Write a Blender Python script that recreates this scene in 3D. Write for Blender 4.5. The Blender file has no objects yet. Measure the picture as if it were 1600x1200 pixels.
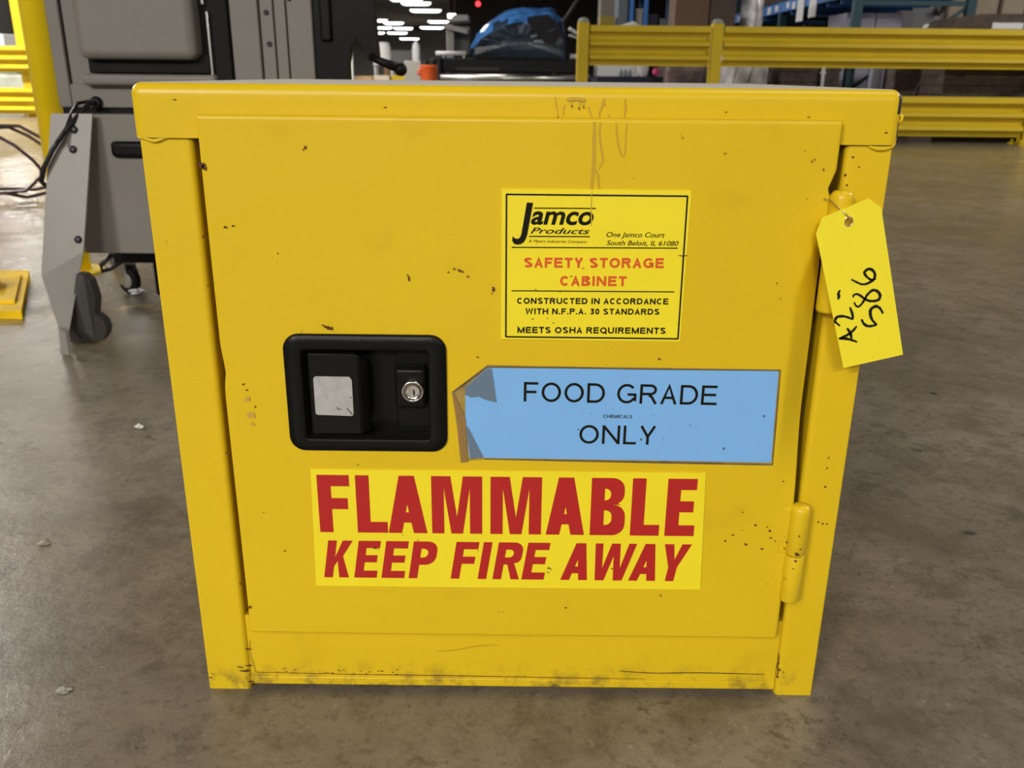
import bpy, bmesh, math, random
from mathutils import Vector, Matrix, noise

random.seed(7)
S = bpy.context.scene
COL = S.collection

# ------------------------------------------------------------------ camera, world, light, exposure
F_PX, PITCH, YAW, ROLL = 1370.0, 0.33955, -0.00207, 0.01012
cam_data = bpy.data.cameras.new('camera')
cam = bpy.data.objects.new('camera', cam_data)
COL.objects.link(cam)
cp, sp, cy, sy = math.cos(PITCH), math.sin(PITCH), math.cos(YAW), math.sin(YAW)
fw = Vector((sy * cp, cy * cp, -sp))
r0 = Vector((cy, -sy, 0))
u0 = r0.cross(fw)
right = math.cos(ROLL) * r0 + math.sin(ROLL) * u0
up = -math.sin(ROLL) * r0 + math.cos(ROLL) * u0
m = Matrix((right, up, -fw)).transposed().to_4x4()
m.translation = Vector((0.00027, -0.70379, 0.56567))
cam.matrix_world = m
cam_data.sensor_width = 36.0
cam_data.lens = F_PX / 1600.0 * 36.0
cam_data.clip_start = 0.02
cam_data.clip_end = 300
cam_data.dof.use_dof = True
cam_data.dof.focus_distance = 0.74
cam_data.dof.aperture_fstop = 13.0
S.camera = cam

world = bpy.data.worlds.new('warehouse_air')
S.world = world
world.use_nodes = True
bg = world.node_tree.nodes['Background']
bg.inputs['Color'].default_value = (1.0, 0.95, 0.88, 1)
bg.inputs['Strength'].default_value = 0.14

S.view_settings.view_transform = 'Standard'
S.view_settings.look = 'None'
S.view_settings.gamma = 1.0
S.view_settings.use_curve_mapping = False
S.view_settings.exposure = 0.0

LAMP_COLOUR = (1.0, 0.96, 0.89)
LAMP_Z = 4.5
UNSEEN_LAMPS = [  # x, y, watts : unseen lamps without fixtures, several added purely as fill for floor, pole and aisle
    (-5.0, -8.5, 1120), (-0.8, -9.0, 720), (4.5, -9.0, 220),
    (-2.8, -5.0, 120), (1.6, -0.1, 32),
    (-9.0, 1.5, 240), (-8.5, 8.0, 1250), (-9.0, 10.5, 130), (-2.2, 10.0, 110),
    (7.0, 2.5, 430), (9.5, 4.5, 80), (11.0, 9.0, 200),
    (-9.0, 15.0, 150), (-4.0, 20.5, 420), (-14.0, 18.0, 260), (-4.5, 17.0, 180),
    (-15.5, 27.0, 420), (-9.0, 27.0, 350), (-21.0, 36.0, 850), (-28.0, 46.0, 1500), (-14.0, 38.0, 800), (-10.0, 70.0, 1500), (-12.0, 105.0, 2500),
]
for x, y, w in UNSEEN_LAMPS:
    ld = bpy.data.lights.new('unseen_lamp', 'AREA')
    ld.shape = 'RECTANGLE'
    ld.size, ld.size_y = (1.9, 0.45) if w > 40 else (1.2, 0.25)
    ld.energy = w
    ld.color = LAMP_COLOUR
    lo = bpy.data.objects.new('unseen_lamp', ld)
    lo.location = (x, y, LAMP_Z)
    COL.objects.link(lo)

# ------------------------------------------------------------------ materials
def srgb(r, g, b):
    f = lambda c: ((c / 255 + 0.055) / 1.055) ** 2.4 if c > 10.31 else c / 255 / 12.92
    return (f(r), f(g), f(b), 1.0)

def mat(name, col, rough=0.5, metal=0.0, spec=0.5, noise_amt=0.0, noise_scale=20.0, bump=0.0, bump_scale=60.0, emit=0.0, alpha=1.0, coat=0.0):
    mt = bpy.data.materials.new(name)
    mt.use_nodes = True
    nt = mt.node_tree
    b = nt.nodes['Principled BSDF']
    if len(col) == 3:
        col = (*col, 1.0)
    b.inputs['Base Color'].default_value = col
    b.inputs['Roughness'].default_value = rough
    b.inputs['Metallic'].default_value = metal
    b.inputs['Specular IOR Level'].default_value = spec
    b.inputs['Coat Weight'].default_value = coat
    if alpha < 1:
        b.inputs['Alpha'].default_value = alpha
    if emit > 0:
        b.inputs['Emission Color'].default_value = col
        b.inputs['Emission Strength'].default_value = emit
    tc = nt.nodes.new('ShaderNodeTexCoord')
    if noise_amt > 0:
        n = nt.nodes.new('ShaderNodeTexNoise')
        n.inputs['Scale'].default_value = noise_scale
        n.inputs['Detail'].default_value = 6
        nt.links.new(tc.outputs['Object'], n.inputs['Vector'])
        mr = nt.nodes.new('ShaderNodeMapRange')
        mr.inputs['From Min'].default_value = 0.3
        mr.inputs['From Max'].default_value = 0.7
        mr.inputs['To Min'].default_value = 1 - noise_amt
        mr.inputs['To Max'].default_value = 1 + noise_amt
        nt.links.new(n.outputs['Fac'], mr.inputs['Value'])
        mx = nt.nodes.new('ShaderNodeVectorMath')
        mx.operation = 'SCALE'
        mx.inputs[0].default_value = col[:3]
        nt.links.new(mr.outputs['Result'], mx.inputs['Scale'])
        nt.links.new(mx.outputs[0], b.inputs['Base Color'])
    if bump > 0:
        n2 = nt.nodes.new('ShaderNodeTexNoise')
        n2.inputs['Scale'].default_value = bump_scale
        n2.inputs['Detail'].default_value = 4
        nt.links.new(tc.outputs['Object'], n2.inputs['Vector'])
        bp = nt.nodes.new('ShaderNodeBump')
        bp.inputs['Strength'].default_value = bump
        bp.inputs['Distance'].default_value = 0.004
        nt.links.new(n2.outputs['Fac'], bp.inputs['Height'])
        nt.links.new(bp.outputs['Normal'], b.inputs['Normal'])
    return mt

def link(nt, a, b):
    nt.links.new(a, b)

def paint_material(name, col, dusty_top=False, grime=0.35):
    """scuffed gloss enamel: slight orange peel, faint cloudy grime, tiny dark nicks"""
    mt = bpy.data.materials.new(name)
    mt.use_nodes = True
    nt = mt.node_tree
    b = nt.nodes['Principled BSDF']
    b.inputs['Roughness'].default_value = 0.33
    b.inputs['Specular IOR Level'].default_value = 0.32
    geo = nt.nodes.new('ShaderNodeNewGeometry')
    pos = geo.outputs['Position']
    def noise_fac(scale, detail, lo, hi, t0, t1, rough=0.6):
        n = nt.nodes.new('ShaderNodeTexNoise')
        n.inputs['Scale'].default_value = scale
        n.inputs['Detail'].default_value = detail
        n.inputs['Roughness'].default_value = rough
        link(nt, pos, n.inputs['Vector'])
        r = nt.nodes.new('ShaderNodeMapRange')
        r.inputs['From Min'].default_value, r.inputs['From Max'].default_value = lo, hi
        r.inputs['To Min'].default_value, r.inputs['To Max'].default_value = t0, t1
        link(nt, n.outputs['Fac'], r.inputs['Value'])
        return r.outputs['Result']
    def mix(fac, a, bcol):
        x = nt.nodes.new('ShaderNodeMix')
        x.data_type = 'RGBA'
        if isinstance(fac, float):
            x.inputs['Factor'].default_value = fac
        else:
            link(nt, fac, x.inputs['Factor'])
        for s, v in ((6, a), (7, bcol)):
            if isinstance(v, tuple):
                x.inputs[s].default_value = v
            else:
                link(nt, v, x.inputs[s])
        return x.outputs[2]
    c = mix(noise_fac(3.2, 4, 0.35, 0.75, 0.0, 1.0), (*col, 1), (col[0] * 0.93, col[1] * 0.91, col[2] * 0.8, 1))
    c = mix(noise_fac(14, 8, 0.60, 0.80, 0.0, grime), c, (col[0] * 0.62, col[1] * 0.58, col[2] * 0.6, 1))
    c = mix(noise_fac(95, 3, 0.735, 0.765, 0.0, 0.75), c, (0.16, 0.10, 0.02, 1))
    # scuffs and black rub marks low down, near the floor
    sx = nt.nodes.new('ShaderNodeSeparateXYZ')
    link(nt, pos, sx.inputs[0])
    low = nt.nodes.new('ShaderNodeMapRange')
    low.inputs['From Min'].default_value, low.inputs['From Max'].default_value = 0.035, 0.008
    low.inputs['To Min'].default_value, low.inputs['To Max'].default_value = 0.0, 1.0
    link(nt, sx.outputs['Z'], low.inputs['Value'])
    mul = nt.nodes.new('ShaderNodeMath')
    mul.operation = 'MULTIPLY'
    link(nt, low.outputs['Result'], mul.inputs[0])
    link(nt, noise_fac(38, 8, 0.48, 0.68, 0.0, 0.9, 0.75), mul.inputs[1])
    c = mix(mul.outputs[0], c, (0.11, 0.075, 0.03, 1))
    if dusty_top:
        nx = nt.nodes.new('ShaderNodeSeparateXYZ')
        link(nt, geo.outputs['Normal'], nx.inputs[0])
        d = nt.nodes.new('ShaderNodeMapRange')
        d.inputs['From Min'].default_value, d.inputs['From Max'].default_value = 0.93, 0.995
        link(nt, nx.outputs['Z'], d.inputs['Value'])
        c = mix(d.outputs['Result'], c, (0.50, 0.46, 0.40, 1))
        mr = nt.nodes.new('ShaderNodeMapRange')
        mr.inputs['To Min'].default_value, mr.inputs['To Max'].default_value = 0.33, 0.85
        link(nt, d.outputs['Result'], mr.inputs['Value'])
        link(nt, mr.outputs['Result'], b.inputs['Roughness'])
    link(nt, c, b.inputs['Base Color'])
    bn = nt.nodes.new('ShaderNodeTexNoise')
    bn.inputs['Scale'].default_value = 9
    bn.inputs['Detail'].default_value = 5
    link(nt, pos, bn.inputs['Vector'])
    bp = nt.nodes.new('ShaderNodeBump')
    bp.inputs['Strength'].default_value = 0.12
    bp.inputs['Distance'].default_value = 0.006
    link(nt, bn.outputs['Fac'], bp.inputs['Height'])
    link(nt, bp.outputs['Normal'], b.inputs['Normal'])
    return mt

def concrete_material():
    mt = bpy.data.materials.new('polished_concrete')
    mt.use_nodes = True
    nt = mt.node_tree
    b = nt.nodes['Principled BSDF']
    geo = nt.nodes.new('ShaderNodeNewGeometry')
    pos = geo.outputs['Position']
    def nz(scale, detail, lo, hi, t0, t1, rough=0.6, vec=None, dist=0.0):
        n = nt.nodes.new('ShaderNodeTexNoise')
        n.inputs['Scale'].default_value = scale
        n.inputs['Detail'].default_value = detail
        n.inputs['Roughness'].default_value = rough
        n.inputs['Distortion'].default_value = dist
        link(nt, vec or pos, n.inputs['Vector'])
        r = nt.nodes.new('ShaderNodeMapRange')
        r.inputs['From Min'].default_value, r.inputs['From Max'].default_value = lo, hi
        r.inputs['To Min'].default_value, r.inputs['To Max'].default_value = t0, t1
        link(nt, n.outputs['Fac'], r.inputs['Value'])
        return r.outputs['Result']
    def mix(fac, a, bcol):
        x = nt.nodes.new('ShaderNodeMix')
        x.data_type = 'RGBA'
        link(nt, fac, x.inputs['Factor'])
        for s, v in ((6, a), (7, bcol)):
            if isinstance(v, tuple):
                x.inputs[s].default_value = v
            else:
                link(nt, v, x.inputs[s])
        return x.outputs[2]
    c = mix(nz(1.3, 9, 0.38, 0.62, 0, 1, 0.75), (0.160, 0.132, 0.097, 1), (0.250, 0.213, 0.165, 1))
    c = mix(nz(4.5, 10, 0.47, 0.63, 0, 0.75, 0.8, dist=0.3), c, (0.120, 0.097, 0.069, 1))
    c = mix(nz(17, 10, 0.50, 0.62, 0, 0.65, 0.8, dist=0.3), c, (0.105, 0.085, 0.061, 1))
    c = mix(nz(11, 9, 0.60, 0.66, 0, 0.7, 0.8, dist=0.2), c, (0.055, 0.046, 0.035, 1))
    c = mix(nz(70, 7, 0.53, 0.64, 0, 0.55, 0.75), c, (0.085, 0.070, 0.052, 1))
    c = mix(nz(52, 7, 0.60, 0.68, 0, 0.45, 0.75), c, (0.36, 0.32, 0.26, 1))
    c = mix(nz(120, 4, 0.67, 0.72, 0, 0.6, 0.5), c, (0.05, 0.042, 0.032, 1))
    # worn yellow aisle line crossing behind the cabinet on the machine's side
    sx = nt.nodes.new('ShaderNodeSeparateXYZ')
    link(nt, pos, sx.inputs[0])
    ln = nt.nodes.new('ShaderNodeMath')
    ln.operation = 'MULTIPLY_ADD'           # y - 0.45*x
    link(nt, sx.outputs['X'], ln.inputs[0])
    ln.inputs[1].default_value = -0.45
    link(nt, sx.outputs['Y'], ln.inputs[2])
    dd = nt.nodes.new('ShaderNodeMath')
    dd.operation = 'SUBTRACT'
    link(nt, ln.outputs[0], dd.inputs[0])
    dd.inputs[1].default_value = 1.86
    ab = nt.nodes.new('ShaderNodeMath')
    ab.operation = 'ABSOLUTE'
    link(nt, dd.outputs[0], ab.inputs[0])
    ss = nt.nodes.new('ShaderNodeMapRange')
    ss.inputs['From Min'].default_value, ss.inputs['From Max'].default_value = 0.055, 0.04
    link(nt, ab.outputs[0], ss.inputs['Value'])
    wx = nt.nodes.new('ShaderNodeMapRange')
    wx.inputs['From Min'].default_value, wx.inputs['From Max'].default_value = -0.3, -0.5
    link(nt, sx.outputs['X'], wx.inputs['Value'])
    mu = nt.nodes.new('ShaderNodeMath'); mu.operation = 'MULTIPLY'
    link(nt, ss.outputs['Result'], mu.inputs[0]); link(nt, wx.outputs['Result'], mu.inputs[1])
    mu2 = nt.nodes.new('ShaderNodeMath'); mu2.operation = 'MULTIPLY'
    link(nt, mu.outputs[0], mu2.inputs[0]); link(nt, nz(9, 6, 0.46, 0.6, 0, 0.8, 0.8), mu2.inputs[1])
    c = mix(mu2.outputs[0], c, (0.55, 0.40, 0.10, 1))
    link(nt, c, b.inputs['Base Color'])
    link(nt, nz(4, 6, 0.3, 0.7, 0.15, 0.30), b.inputs['Roughness'])
    b.inputs['Specular IOR Level'].default_value = 0.38
    bn = nt.nodes.new('ShaderNodeTexNoise')
    bn.inputs['Scale'].default_value = 35
    bn.inputs['Detail'].default_value = 8
    bn.inputs['Roughness'].default_value = 0.7
    link(nt, pos, bn.inputs['Vector'])
    bp = nt.nodes.new('ShaderNodeBump')
    bp.inputs['Strength'].default_value = 0.38
    bp.inputs['Distance'].default_value = 0.003
    link(nt, bn.outputs['Fac'], bp.inputs['Height'])
    link(nt, bp.outputs['Normal'], b.inputs['Normal'])
    return mt

YEL = (0.76, 0.525, 0.013)
M = {}
M['paint'] = paint_material('yellow_enamel', YEL)
M['paint_top'] = paint_material('yellow_enamel_dusty', YEL, dusty_top=True)
M['stain'] = mat('rusty_runs', (0.56, 0.36, 0.012), 0.5)
M['rust'] = mat('rust_chip', (0.10, 0.035, 0.008), 0.8)
M['black_chip'] = mat('bare_dark_steel', (0.018, 0.017, 0.015), 0.6)
M['concrete'] = concrete_material()
M['latch'] = mat('black_latch_enamel', (0.006, 0.006, 0.005), 0.34, spec=0.15, bump=0.05, bump_scale=300)
M['worn'] = mat('worn_silver_label', (0.42, 0.41, 0.40), 0.55, noise_amt=0.12, noise_scale=120)
M['chrome'] = mat('chrome', (0.72, 0.70, 0.66), 0.18, metal=1.0)
M['brass_dark'] = mat('key_slot', (0.05, 0.045, 0.04), 0.5)
M['label_yellow'] = mat('bright_yellow_vinyl', (0.93, 0.76, 0.018), 0.42, noise_amt=0.02, noise_scale=30)
M['label_black'] = mat('black_print', (0.010, 0.009, 0.004), 0.6, spec=0.12)
M['label_red'] = mat('red_print', (0.47, 0.014, 0.012), 0.45)
M['label_orange'] = mat('orange_red_print', (0.72, 0.10, 0.012), 0.45)
M['paper_blue'] = mat('blue_paper', (0.205, 0.475, 0.88), 0.5, noise_amt=0.02, noise_scale=40)
M['tape'] = mat('dirty_clear_tape', (0.42, 0.29, 0.10), 0.35, alpha=0.55, noise_amt=0.25, noise_scale=90)
M['tape_edge'] = mat('grimy_tape_edge', (0.10, 0.075, 0.035), 0.5, alpha=0.7, noise_amt=0.4, noise_scale=120)
M['tape_fold'] = mat('folded_tape', (0.20, 0.27, 0.33), 0.35, alpha=0.5)
M['tape_amber'] = mat('amber_tape', (0.42, 0.25, 0.08), 0.35, alpha=0.6)
M['tag'] = mat('yellow_card', (0.94, 0.79, 0.022), 0.55)
M['ink'] = mat('black_marker', (0.014, 0.012, 0.005), 0.6, spec=0.15)
M['wire'] = mat('bright_wire', (0.75, 0.68, 0.5), 0.3, metal=1.0)
M['grey_sheet'] = mat('grey_hammered_paint', (0.205, 0.188, 0.172), 0.45, spec=0.35, noise_amt=0.06, noise_scale=5, bump=0.04, bump_scale=50)
M['grey_light'] = mat('grey_leg_paint', (0.235, 0.218, 0.198), 0.38, spec=0.45, noise_amt=0.06, noise_scale=8, bump=0.05, bump_scale=25)
M['grey_dark'] = mat('dark_grey_paint', (0.038, 0.034, 0.032), 0.5, spec=0.25, noise_amt=0.1)
M['black'] = mat('black_plastic', (0.006, 0.006, 0.006), 0.45, spec=0.15)
M['rubber_and_shade'] = mat('rubber_and_shade', (0.009, 0.009, 0.008), 0.6, spec=0.15)
M['cable'] = mat('dark_cable', (0.014, 0.013, 0.013), 0.4, spec=0.3)
M['cable_red'] = mat('maroon_cable', (0.05, 0.016, 0.018), 0.42)
M['steel'] = mat('brushed_steel', (0.55, 0.54, 0.52), 0.3, metal=1.0)
M['bolt'] = mat('dark_bolt', (0.04, 0.04, 0.045), 0.4, metal=0.6)
M['rail_yellow'] = mat('rail_yellow', (0.60, 0.425, 0.012), 0.5, spec=0.3, noise_amt=0.06, noise_scale=4)
M['pole_yellow'] = mat('pole_yellow', (0.92, 0.68, 0.008), 0.4, noise_amt=0.04, noise_scale=8)
M['block_yellow'] = mat('block_yellow', (0.92, 0.60, 0.012), 0.6, spec=0.12, noise_amt=0.2, noise_scale=14)
M['cap_grey'] = mat('grey_post_cap', (0.28, 0.27, 0.24), 0.6)
M['rack_blue'] = mat('rack_blue', (0.04, 0.18, 0.55), 0.45)
M['rack_teal'] = mat('rack_teal', (0.014, 0.06, 0.085), 0.5)
M['card'] = mat('brown_cardboard', (0.135, 0.078, 0.052), 0.8, noise_amt=0.1, noise_scale=6)
M['card_dark'] = mat('dark_brown_cardboard', (0.075, 0.052, 0.04), 0.8, noise_amt=0.12, noise_scale=9)
M['card_edge'] = mat('stacked_cardboard_edges', (0.085, 0.062, 0.048), 0.8, noise_amt=0.3, noise_scale=(14))
M['tan'] = mat('tan_carton', (0.50, 0.30, 0.15), 0.8, noise_amt=0.08)
M['cream'] = mat('cream_carton', (0.62, 0.52, 0.40), 0.8)
M['white'] = mat('white_plastic', (0.66, 0.66, 0.66), 0.45)
M['white_tag'] = mat('white_paper', (0.75, 0.75, 0.78), 0.6)
M['film'] = mat('crinkled_stretch_film', (0.55, 0.53, 0.55), 0.16, noise_amt=0.5, noise_scale=7, bump=1.0, bump_scale=9)
M['film_brown'] = mat('stretch_film_over_cartons', (0.17, 0.13, 0.12), 0.14, noise_amt=0.5, noise_scale=7, bump=1.0, bump_scale=8)
M['lavender'] = mat('pale_lavender_carton', (0.36, 0.36, 0.46), 0.6, noise_amt=0.05)
M['wall_dark'] = mat('dark_brown_wall', (0.040, 0.030, 0.025), 0.8, noise_amt=0.15, noise_scale=0.4)
M['wall_far'] = mat('grey_far_wall', (0.34, 0.32, 0.29), 0.8, noise_amt=0.15, noise_scale=0.3)
M['wall_pale'] = mat('pale_grey_wall', (0.46, 0.45, 0.44), 0.7, noise_amt=0.04, noise_scale=0.6)
M['ceiling'] = mat('dark_ceiling_deck', (0.05, 0.043, 0.038), 0.85, noise_amt=0.2, noise_scale=0.5)
M['lamp'] = mat('lamp_diffuser', (0.97, 1.0, 1.0), 0.5, emit=5.0)
M['lamp_warm'] = mat('warm_lamp_diffuser', (1.0, 0.97, 0.75), 0.5, emit=7.0)
M['lamp_red'] = mat('red_beacon_lens', (1.0, 0.05, 0.06), 0.5, emit=2.5)
M['blue_wrap'] = mat('blue_stretch_wrap', (0.012, 0.026, 0.045), 0.2, spec=0.5, noise_amt=0.6, noise_scale=5, bump=0.9, bump_scale=10)
M['blue_wrap_vivid'] = mat('vivid_blue_wrap', (0.035, 0.13, 0.36), 0.2, spec=0.7, noise_amt=0.5, noise_scale=9, bump=1.0, bump_scale=14)
M['machine_black'] = mat('machine_black', (0.007, 0.007, 0.010), 0.4, spec=0.2, noise_amt=0.2)
M['navy'] = mat('navy_paint', (0.008, 0.012, 0.035), 0.5)
M['orange'] = mat('orange_plastic', (0.95, 0.15, 0.03), 0.5)
M['pink'] = mat('pink_plastic', (0.85, 0.10, 0.30), 0.5)
M['red'] = mat('red_paint', (0.62, 0.02, 0.06), 0.5)
M['grey_bin'] = mat('slate_grey_plastic', (0.12, 0.14, 0.17), 0.5)
M['scrap'] = mat('white_scrap', (0.68, 0.66, 0.63), 0.6, noise_amt=0.1)
M['scrap_grey'] = mat('grey_scrap', (0.30, 0.28, 0.25), 0.6, noise_amt=0.2, noise_scale=200)
M['scrap_dark'] = mat('dark_chip', (0.03, 0.027, 0.024), 0.6)

# ------------------------------------------------------------------ mesh helpers
class MB:
    """collects shapes into one mesh object; slot k of each face indexes the materials passed to build()"""
    def __init__(s):
        s.bm = bmesh.new()
    def _mark(s, faces, slot, smooth):
        for f in faces:
            f.material_index = slot
            f.smooth = smooth
    def box(s, x0, x1, y0, y1, z0, z1, bev=0.0, seg=2, slot=0, rot=None, about=None):
        r = bmesh.ops.create_cube(s.bm, size=1.0)
        vs = r['verts']
        for v in vs:
            v.co = Vector(((x0 + x1) / 2 + v.co.x * (x1 - x0), (y0 + y1) / 2 + v.co.y * (y1 - y0), (z0 + z1) / 2 + v.co.z * (z1 - z0)))
        fs = list({f for v in vs for f in v.link_faces})
        s._mark(fs, slot, False)
        if bev > 0:
            es = list({e for v in vs for e in v.link_edges})
            out = bmesh.ops.bevel(s.bm, geom=es, offset=bev, segments=seg, profile=0.5, affect='EDGES')
            s._mark(out['faces'], slot, True)
            vs = list({v for f in out['faces'] for v in f.verts} | {v for v in vs if v.is_valid})
        if rot:
            c = Vector(about or ((x0 + x1) / 2, (y0 + y1) / 2, (z0 + z1) / 2))
            for v in vs:
                v.co = c + rot @ (v.co - c)
        return s
    def poly(s, pts, slot=0):
        f = s.bm.faces.new([s.bm.verts.new(p) for p in pts])
        s._mark([f], slot, False)
        return s
    def prism(s, pts, d, slot=0):
        """polygon of 3D points extruded by vector d"""
        d = Vector(d)
        a = [s.bm.verts.new(p) for p in pts]
        b = [s.bm.verts.new(Vector(p) + d) for p in pts]
        n = len(pts)
        fs = [s.bm.faces.new(a[::-1]), s.bm.faces.new(b)]
        for i in range(n):
            fs.append(s.bm.faces.new((a[i], a[(i + 1) % n], b[(i + 1) % n], b[i])))
        s._mark(fs, slot, False)
        return s
    def tube(s, pts, r, seg=10, slot=0, caps=True, closed=False):
        pts = [Vector(p) for p in pts]
        n = len(pts)
        rs = r if isinstance(r, (list, tuple)) else [r] * n
        rings = []
        prev = None
        for i, p in enumerate(pts):
            if closed:
                t = (pts[(i + 1) % n] - pts[i - 1]).normalized()
            else:
                t = (pts[min(i + 1, n - 1)] - pts[max(i - 1, 0)]).normalized()
            if prev is None:
                a = t.orthogonal().normalized()
            else:
                a = (prev - t * prev.dot(t)).normalized()
            prev = a
            b = t.cross(a)
            rings.append([s.bm.verts.new(p + rs[i] * (math.cos(2 * math.pi * k / seg) * a + math.sin(2 * math.pi * k / seg) * b)) for k in range(seg)])
        fs = []
        m_ = n if closed else n - 1
        for i in range(m_):
            A, B = rings[i], rings[(i + 1) % n]
            for k in range(seg):
                fs.append(s.bm.faces.new((A[k], A[(k + 1) % seg], B[(k + 1) % seg], B[k])))
        s._mark(fs, slot, True)
        if caps and not closed:
            s._mark([s.bm.faces.new(rings[0][::-1]), s.bm.faces.new(rings[-1])], slot, False)
        return s
    def lathe(s, prof, origin, axis=(0, 0, 1), seg=24, slot=0, caps=True):
        """prof: list of (radius, height along axis)"""
        ax = Vector(axis).normalized()
        a = ax.orthogonal().normalized()
        b = ax.cross(a)
        o = Vector(origin)
        rings = [[s.bm.verts.new(o + ax * h + max(r, 1e-5) * (math.cos(2 * math.pi * k / seg) * a + math.sin(2 * math.pi * k / seg) * b)) for k in range(seg)] for r, h in prof]
        fs = []
        for A, B in zip(rings, rings[1:]):
            for k in range(seg):
                fs.append(s.bm.faces.new((A[k], A[(k + 1) % seg], B[(k + 1) % seg], B[k])))
        s._mark(fs, slot, True)
        if caps:
            s._mark([s.bm.faces.new(rings[0][::-1]), s.bm.faces.new(rings[-1])], slot, False)
        return s
    def loft(s, rings, slot=0, smooth=True, cap0=True, cap1=True, closed=True):
        R = [[s.bm.verts.new(p) for p in ring] for ring in rings]
        n = len(R[0])
        out = []
        for A, B in zip(R, R[1:]):
            row = []
            for k in range(n if closed else n - 1):
                row.append(s.bm.faces.new((A[k], A[(k + 1) % n], B[(k + 1) % n], B[k])))
            s._mark(row, slot, smooth)
            out.append(row)
        if cap0:
            s._mark([s.bm.faces.new(R[0][::-1])], slot, False)
        if cap1:
            s._mark([s.bm.faces.new(R[-1])], slot, False)
        return out
    def ribbon(s, pts, w, y, slot=0, taper=True):
        """thin run of paint/ink lying on a plane of constant y; pts are (x, z)"""
        P = [Vector(p) for p in pts]
        # densify a little so curves read smoothly
        Q = []
        for i in range(len(P) - 1):
            p0, p1, p2, p3 = P[max(i - 1, 0)], P[i], P[i + 1], P[min(i + 2, len(P) - 1)]
            for t in (0, 0.25, 0.5, 0.75):
                Q.append(0.5 * ((2 * p1) + (p2 - p0) * t + (2 * p0 - 5 * p1 + 4 * p2 - p3) * t * t + (3 * p1 - p0 - 3 * p2 + p3) * t ** 3))
        Q.append(P[-1])
        L = []
        n = len(Q)
        for i, q in enumerate(Q):
            t = (Q[min(i + 1, n - 1)] - Q[max(i - 1, 0)])
            t = t.normalized() if t.length > 1e-9 else Vector((1, 0))
            nn = Vector((-t.y, t.x))
            ww = w * (0.5 if not taper else 0.5 * (0.55 + 0.45 * math.sin(math.pi * (i + 0.6) / (n + 0.2))) * random.uniform(0.85, 1.15))
            L.append((q + nn * ww, q - nn * ww))
        V = [(s.bm.verts.new((a.x, y, a.y)), s.bm.verts.new((b.x, y, b.y))) for a, b in L]
        fs = [s.bm.faces.new((V[i][0], V[i][1], V[i + 1][1], V[i + 1][0])) for i in range(n - 1)]
        s._mark(fs, slot, False)
        return s
    def blot(s, x, z, r, y, slot=0, sx=1.0, sz=1.0, n=9):
        pts = []
        for k in range(n):
            a = 2 * math.pi * k / n
            q = r * random.uniform(0.45, 1.1)
            pts.append((x + math.cos(a) * q * sx, y, z + math.sin(a) * q * sz))
        return s.poly(pts, slot)
    def build(s, name, mats, parent=None, fix=True):
        if fix:
            bmesh.ops.recalc_face_normals(s.bm, faces=s.bm.faces[:])
        me = bpy.data.meshes.new(name)
        s.bm.to_mesh(me)
        s.bm.free()
        if not isinstance(mats, (list, tuple)):
            mats = [mats]
        for x in mats:
            me.materials.append(x)
        o = bpy.data.objects.new(name, me)
        COL.objects.link(o)
        if parent:
            o.parent = parent
            o.matrix_parent_inverse = world_of(parent).inverted()
        return o

def world_of(o):
    mw = Matrix.LocRotScale(o.location, o.rotation_euler, o.scale)
    return (world_of(o.parent) @ o.matrix_parent_inverse @ mw) if o.parent else mw

def thing(name, label, cat, loc=(0, 0, 0), group=None):
    o = bpy.data.objects.new(name, None)
    o.empty_display_size = 0.1
    o.location = loc
    COL.objects.link(o)
    return tag(o, label, cat, group)

def tag(o, label, cat, group=None):
    o['label'] = label
    o['category'] = cat
    if group:
        o['group'] = group
    return o

def struct(o):
    o['kind'] = 'structure'
    return o

def copy_thing(src, delta, label):
    """a copy of a thing and of its parts, moved by delta"""
    r = src.copy()
    COL.objects.link(r)
    r.location = Vector(src.location) + Vector(delta)
    r['label'] = label
    for ch in src.children:
        c = ch.copy()
        COL.objects.link(c)
        c.parent = r
        c.matrix_parent_inverse = ch.matrix_parent_inverse.copy()
        for g in ch.children:
            d = g.copy()
            COL.objects.link(d)
            d.parent = c
            d.matrix_parent_inverse = g.matrix_parent_inverse.copy()
    return r

def rounded(x0, x1, z0, z1, r, n=6):
    pts = []
    for cx_, cz_, a0 in ((x1 - r, z1 - r, 0), (x0 + r, z1 - r, 90), (x0 + r, z0 + r, 180), (x1 - r, z0 + r, 270)):
        for k in range(n + 1):
            a = math.radians(a0 + 90 * k / n)
            pts.append((cx_ + r * math.cos(a), cz_ + r * math.sin(a)))
    return pts

# ------------------------------------------------------------------ lettering helpers (flat prints that lie on a label)
def curve_to_mesh(cu):
    o = bpy.data.objects.new('tmp', cu)
    COL.objects.link(o)
    dg = bpy.context.evaluated_depsgraph_get()
    me = bpy.data.meshes.new_from_object(o.evaluated_get(dg))
    bpy.data.objects.remove(o)
    bpy.data.curves.remove(cu)
    return me

_h = {}
def text_pts(body, bold=0.0, shear=0.0, spacing=1.0):
    cu = bpy.data.curves.new('t', 'FONT')
    cu.body = body
    cu.offset = bold
    cu.shear = shear
    cu.space_character = spacing
    cu.resolution_u = 6
    me = curve_to_mesh(cu)
    vs = [v.co.copy() for v in me.vertices]
    fs = [tuple(p.vertices) for p in me.polygons]
    bpy.data.meshes.remove(me)
    return vs, fs

def cap_height(bold, ch='H'):
    k = (round(bold, 4), ch)
    if k not in _h:
        vs, _ = text_pts(ch, bold)
        _h[k] = (min(v.y for v in vs), max(v.y for v in vs))
    return _h[k]

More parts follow.
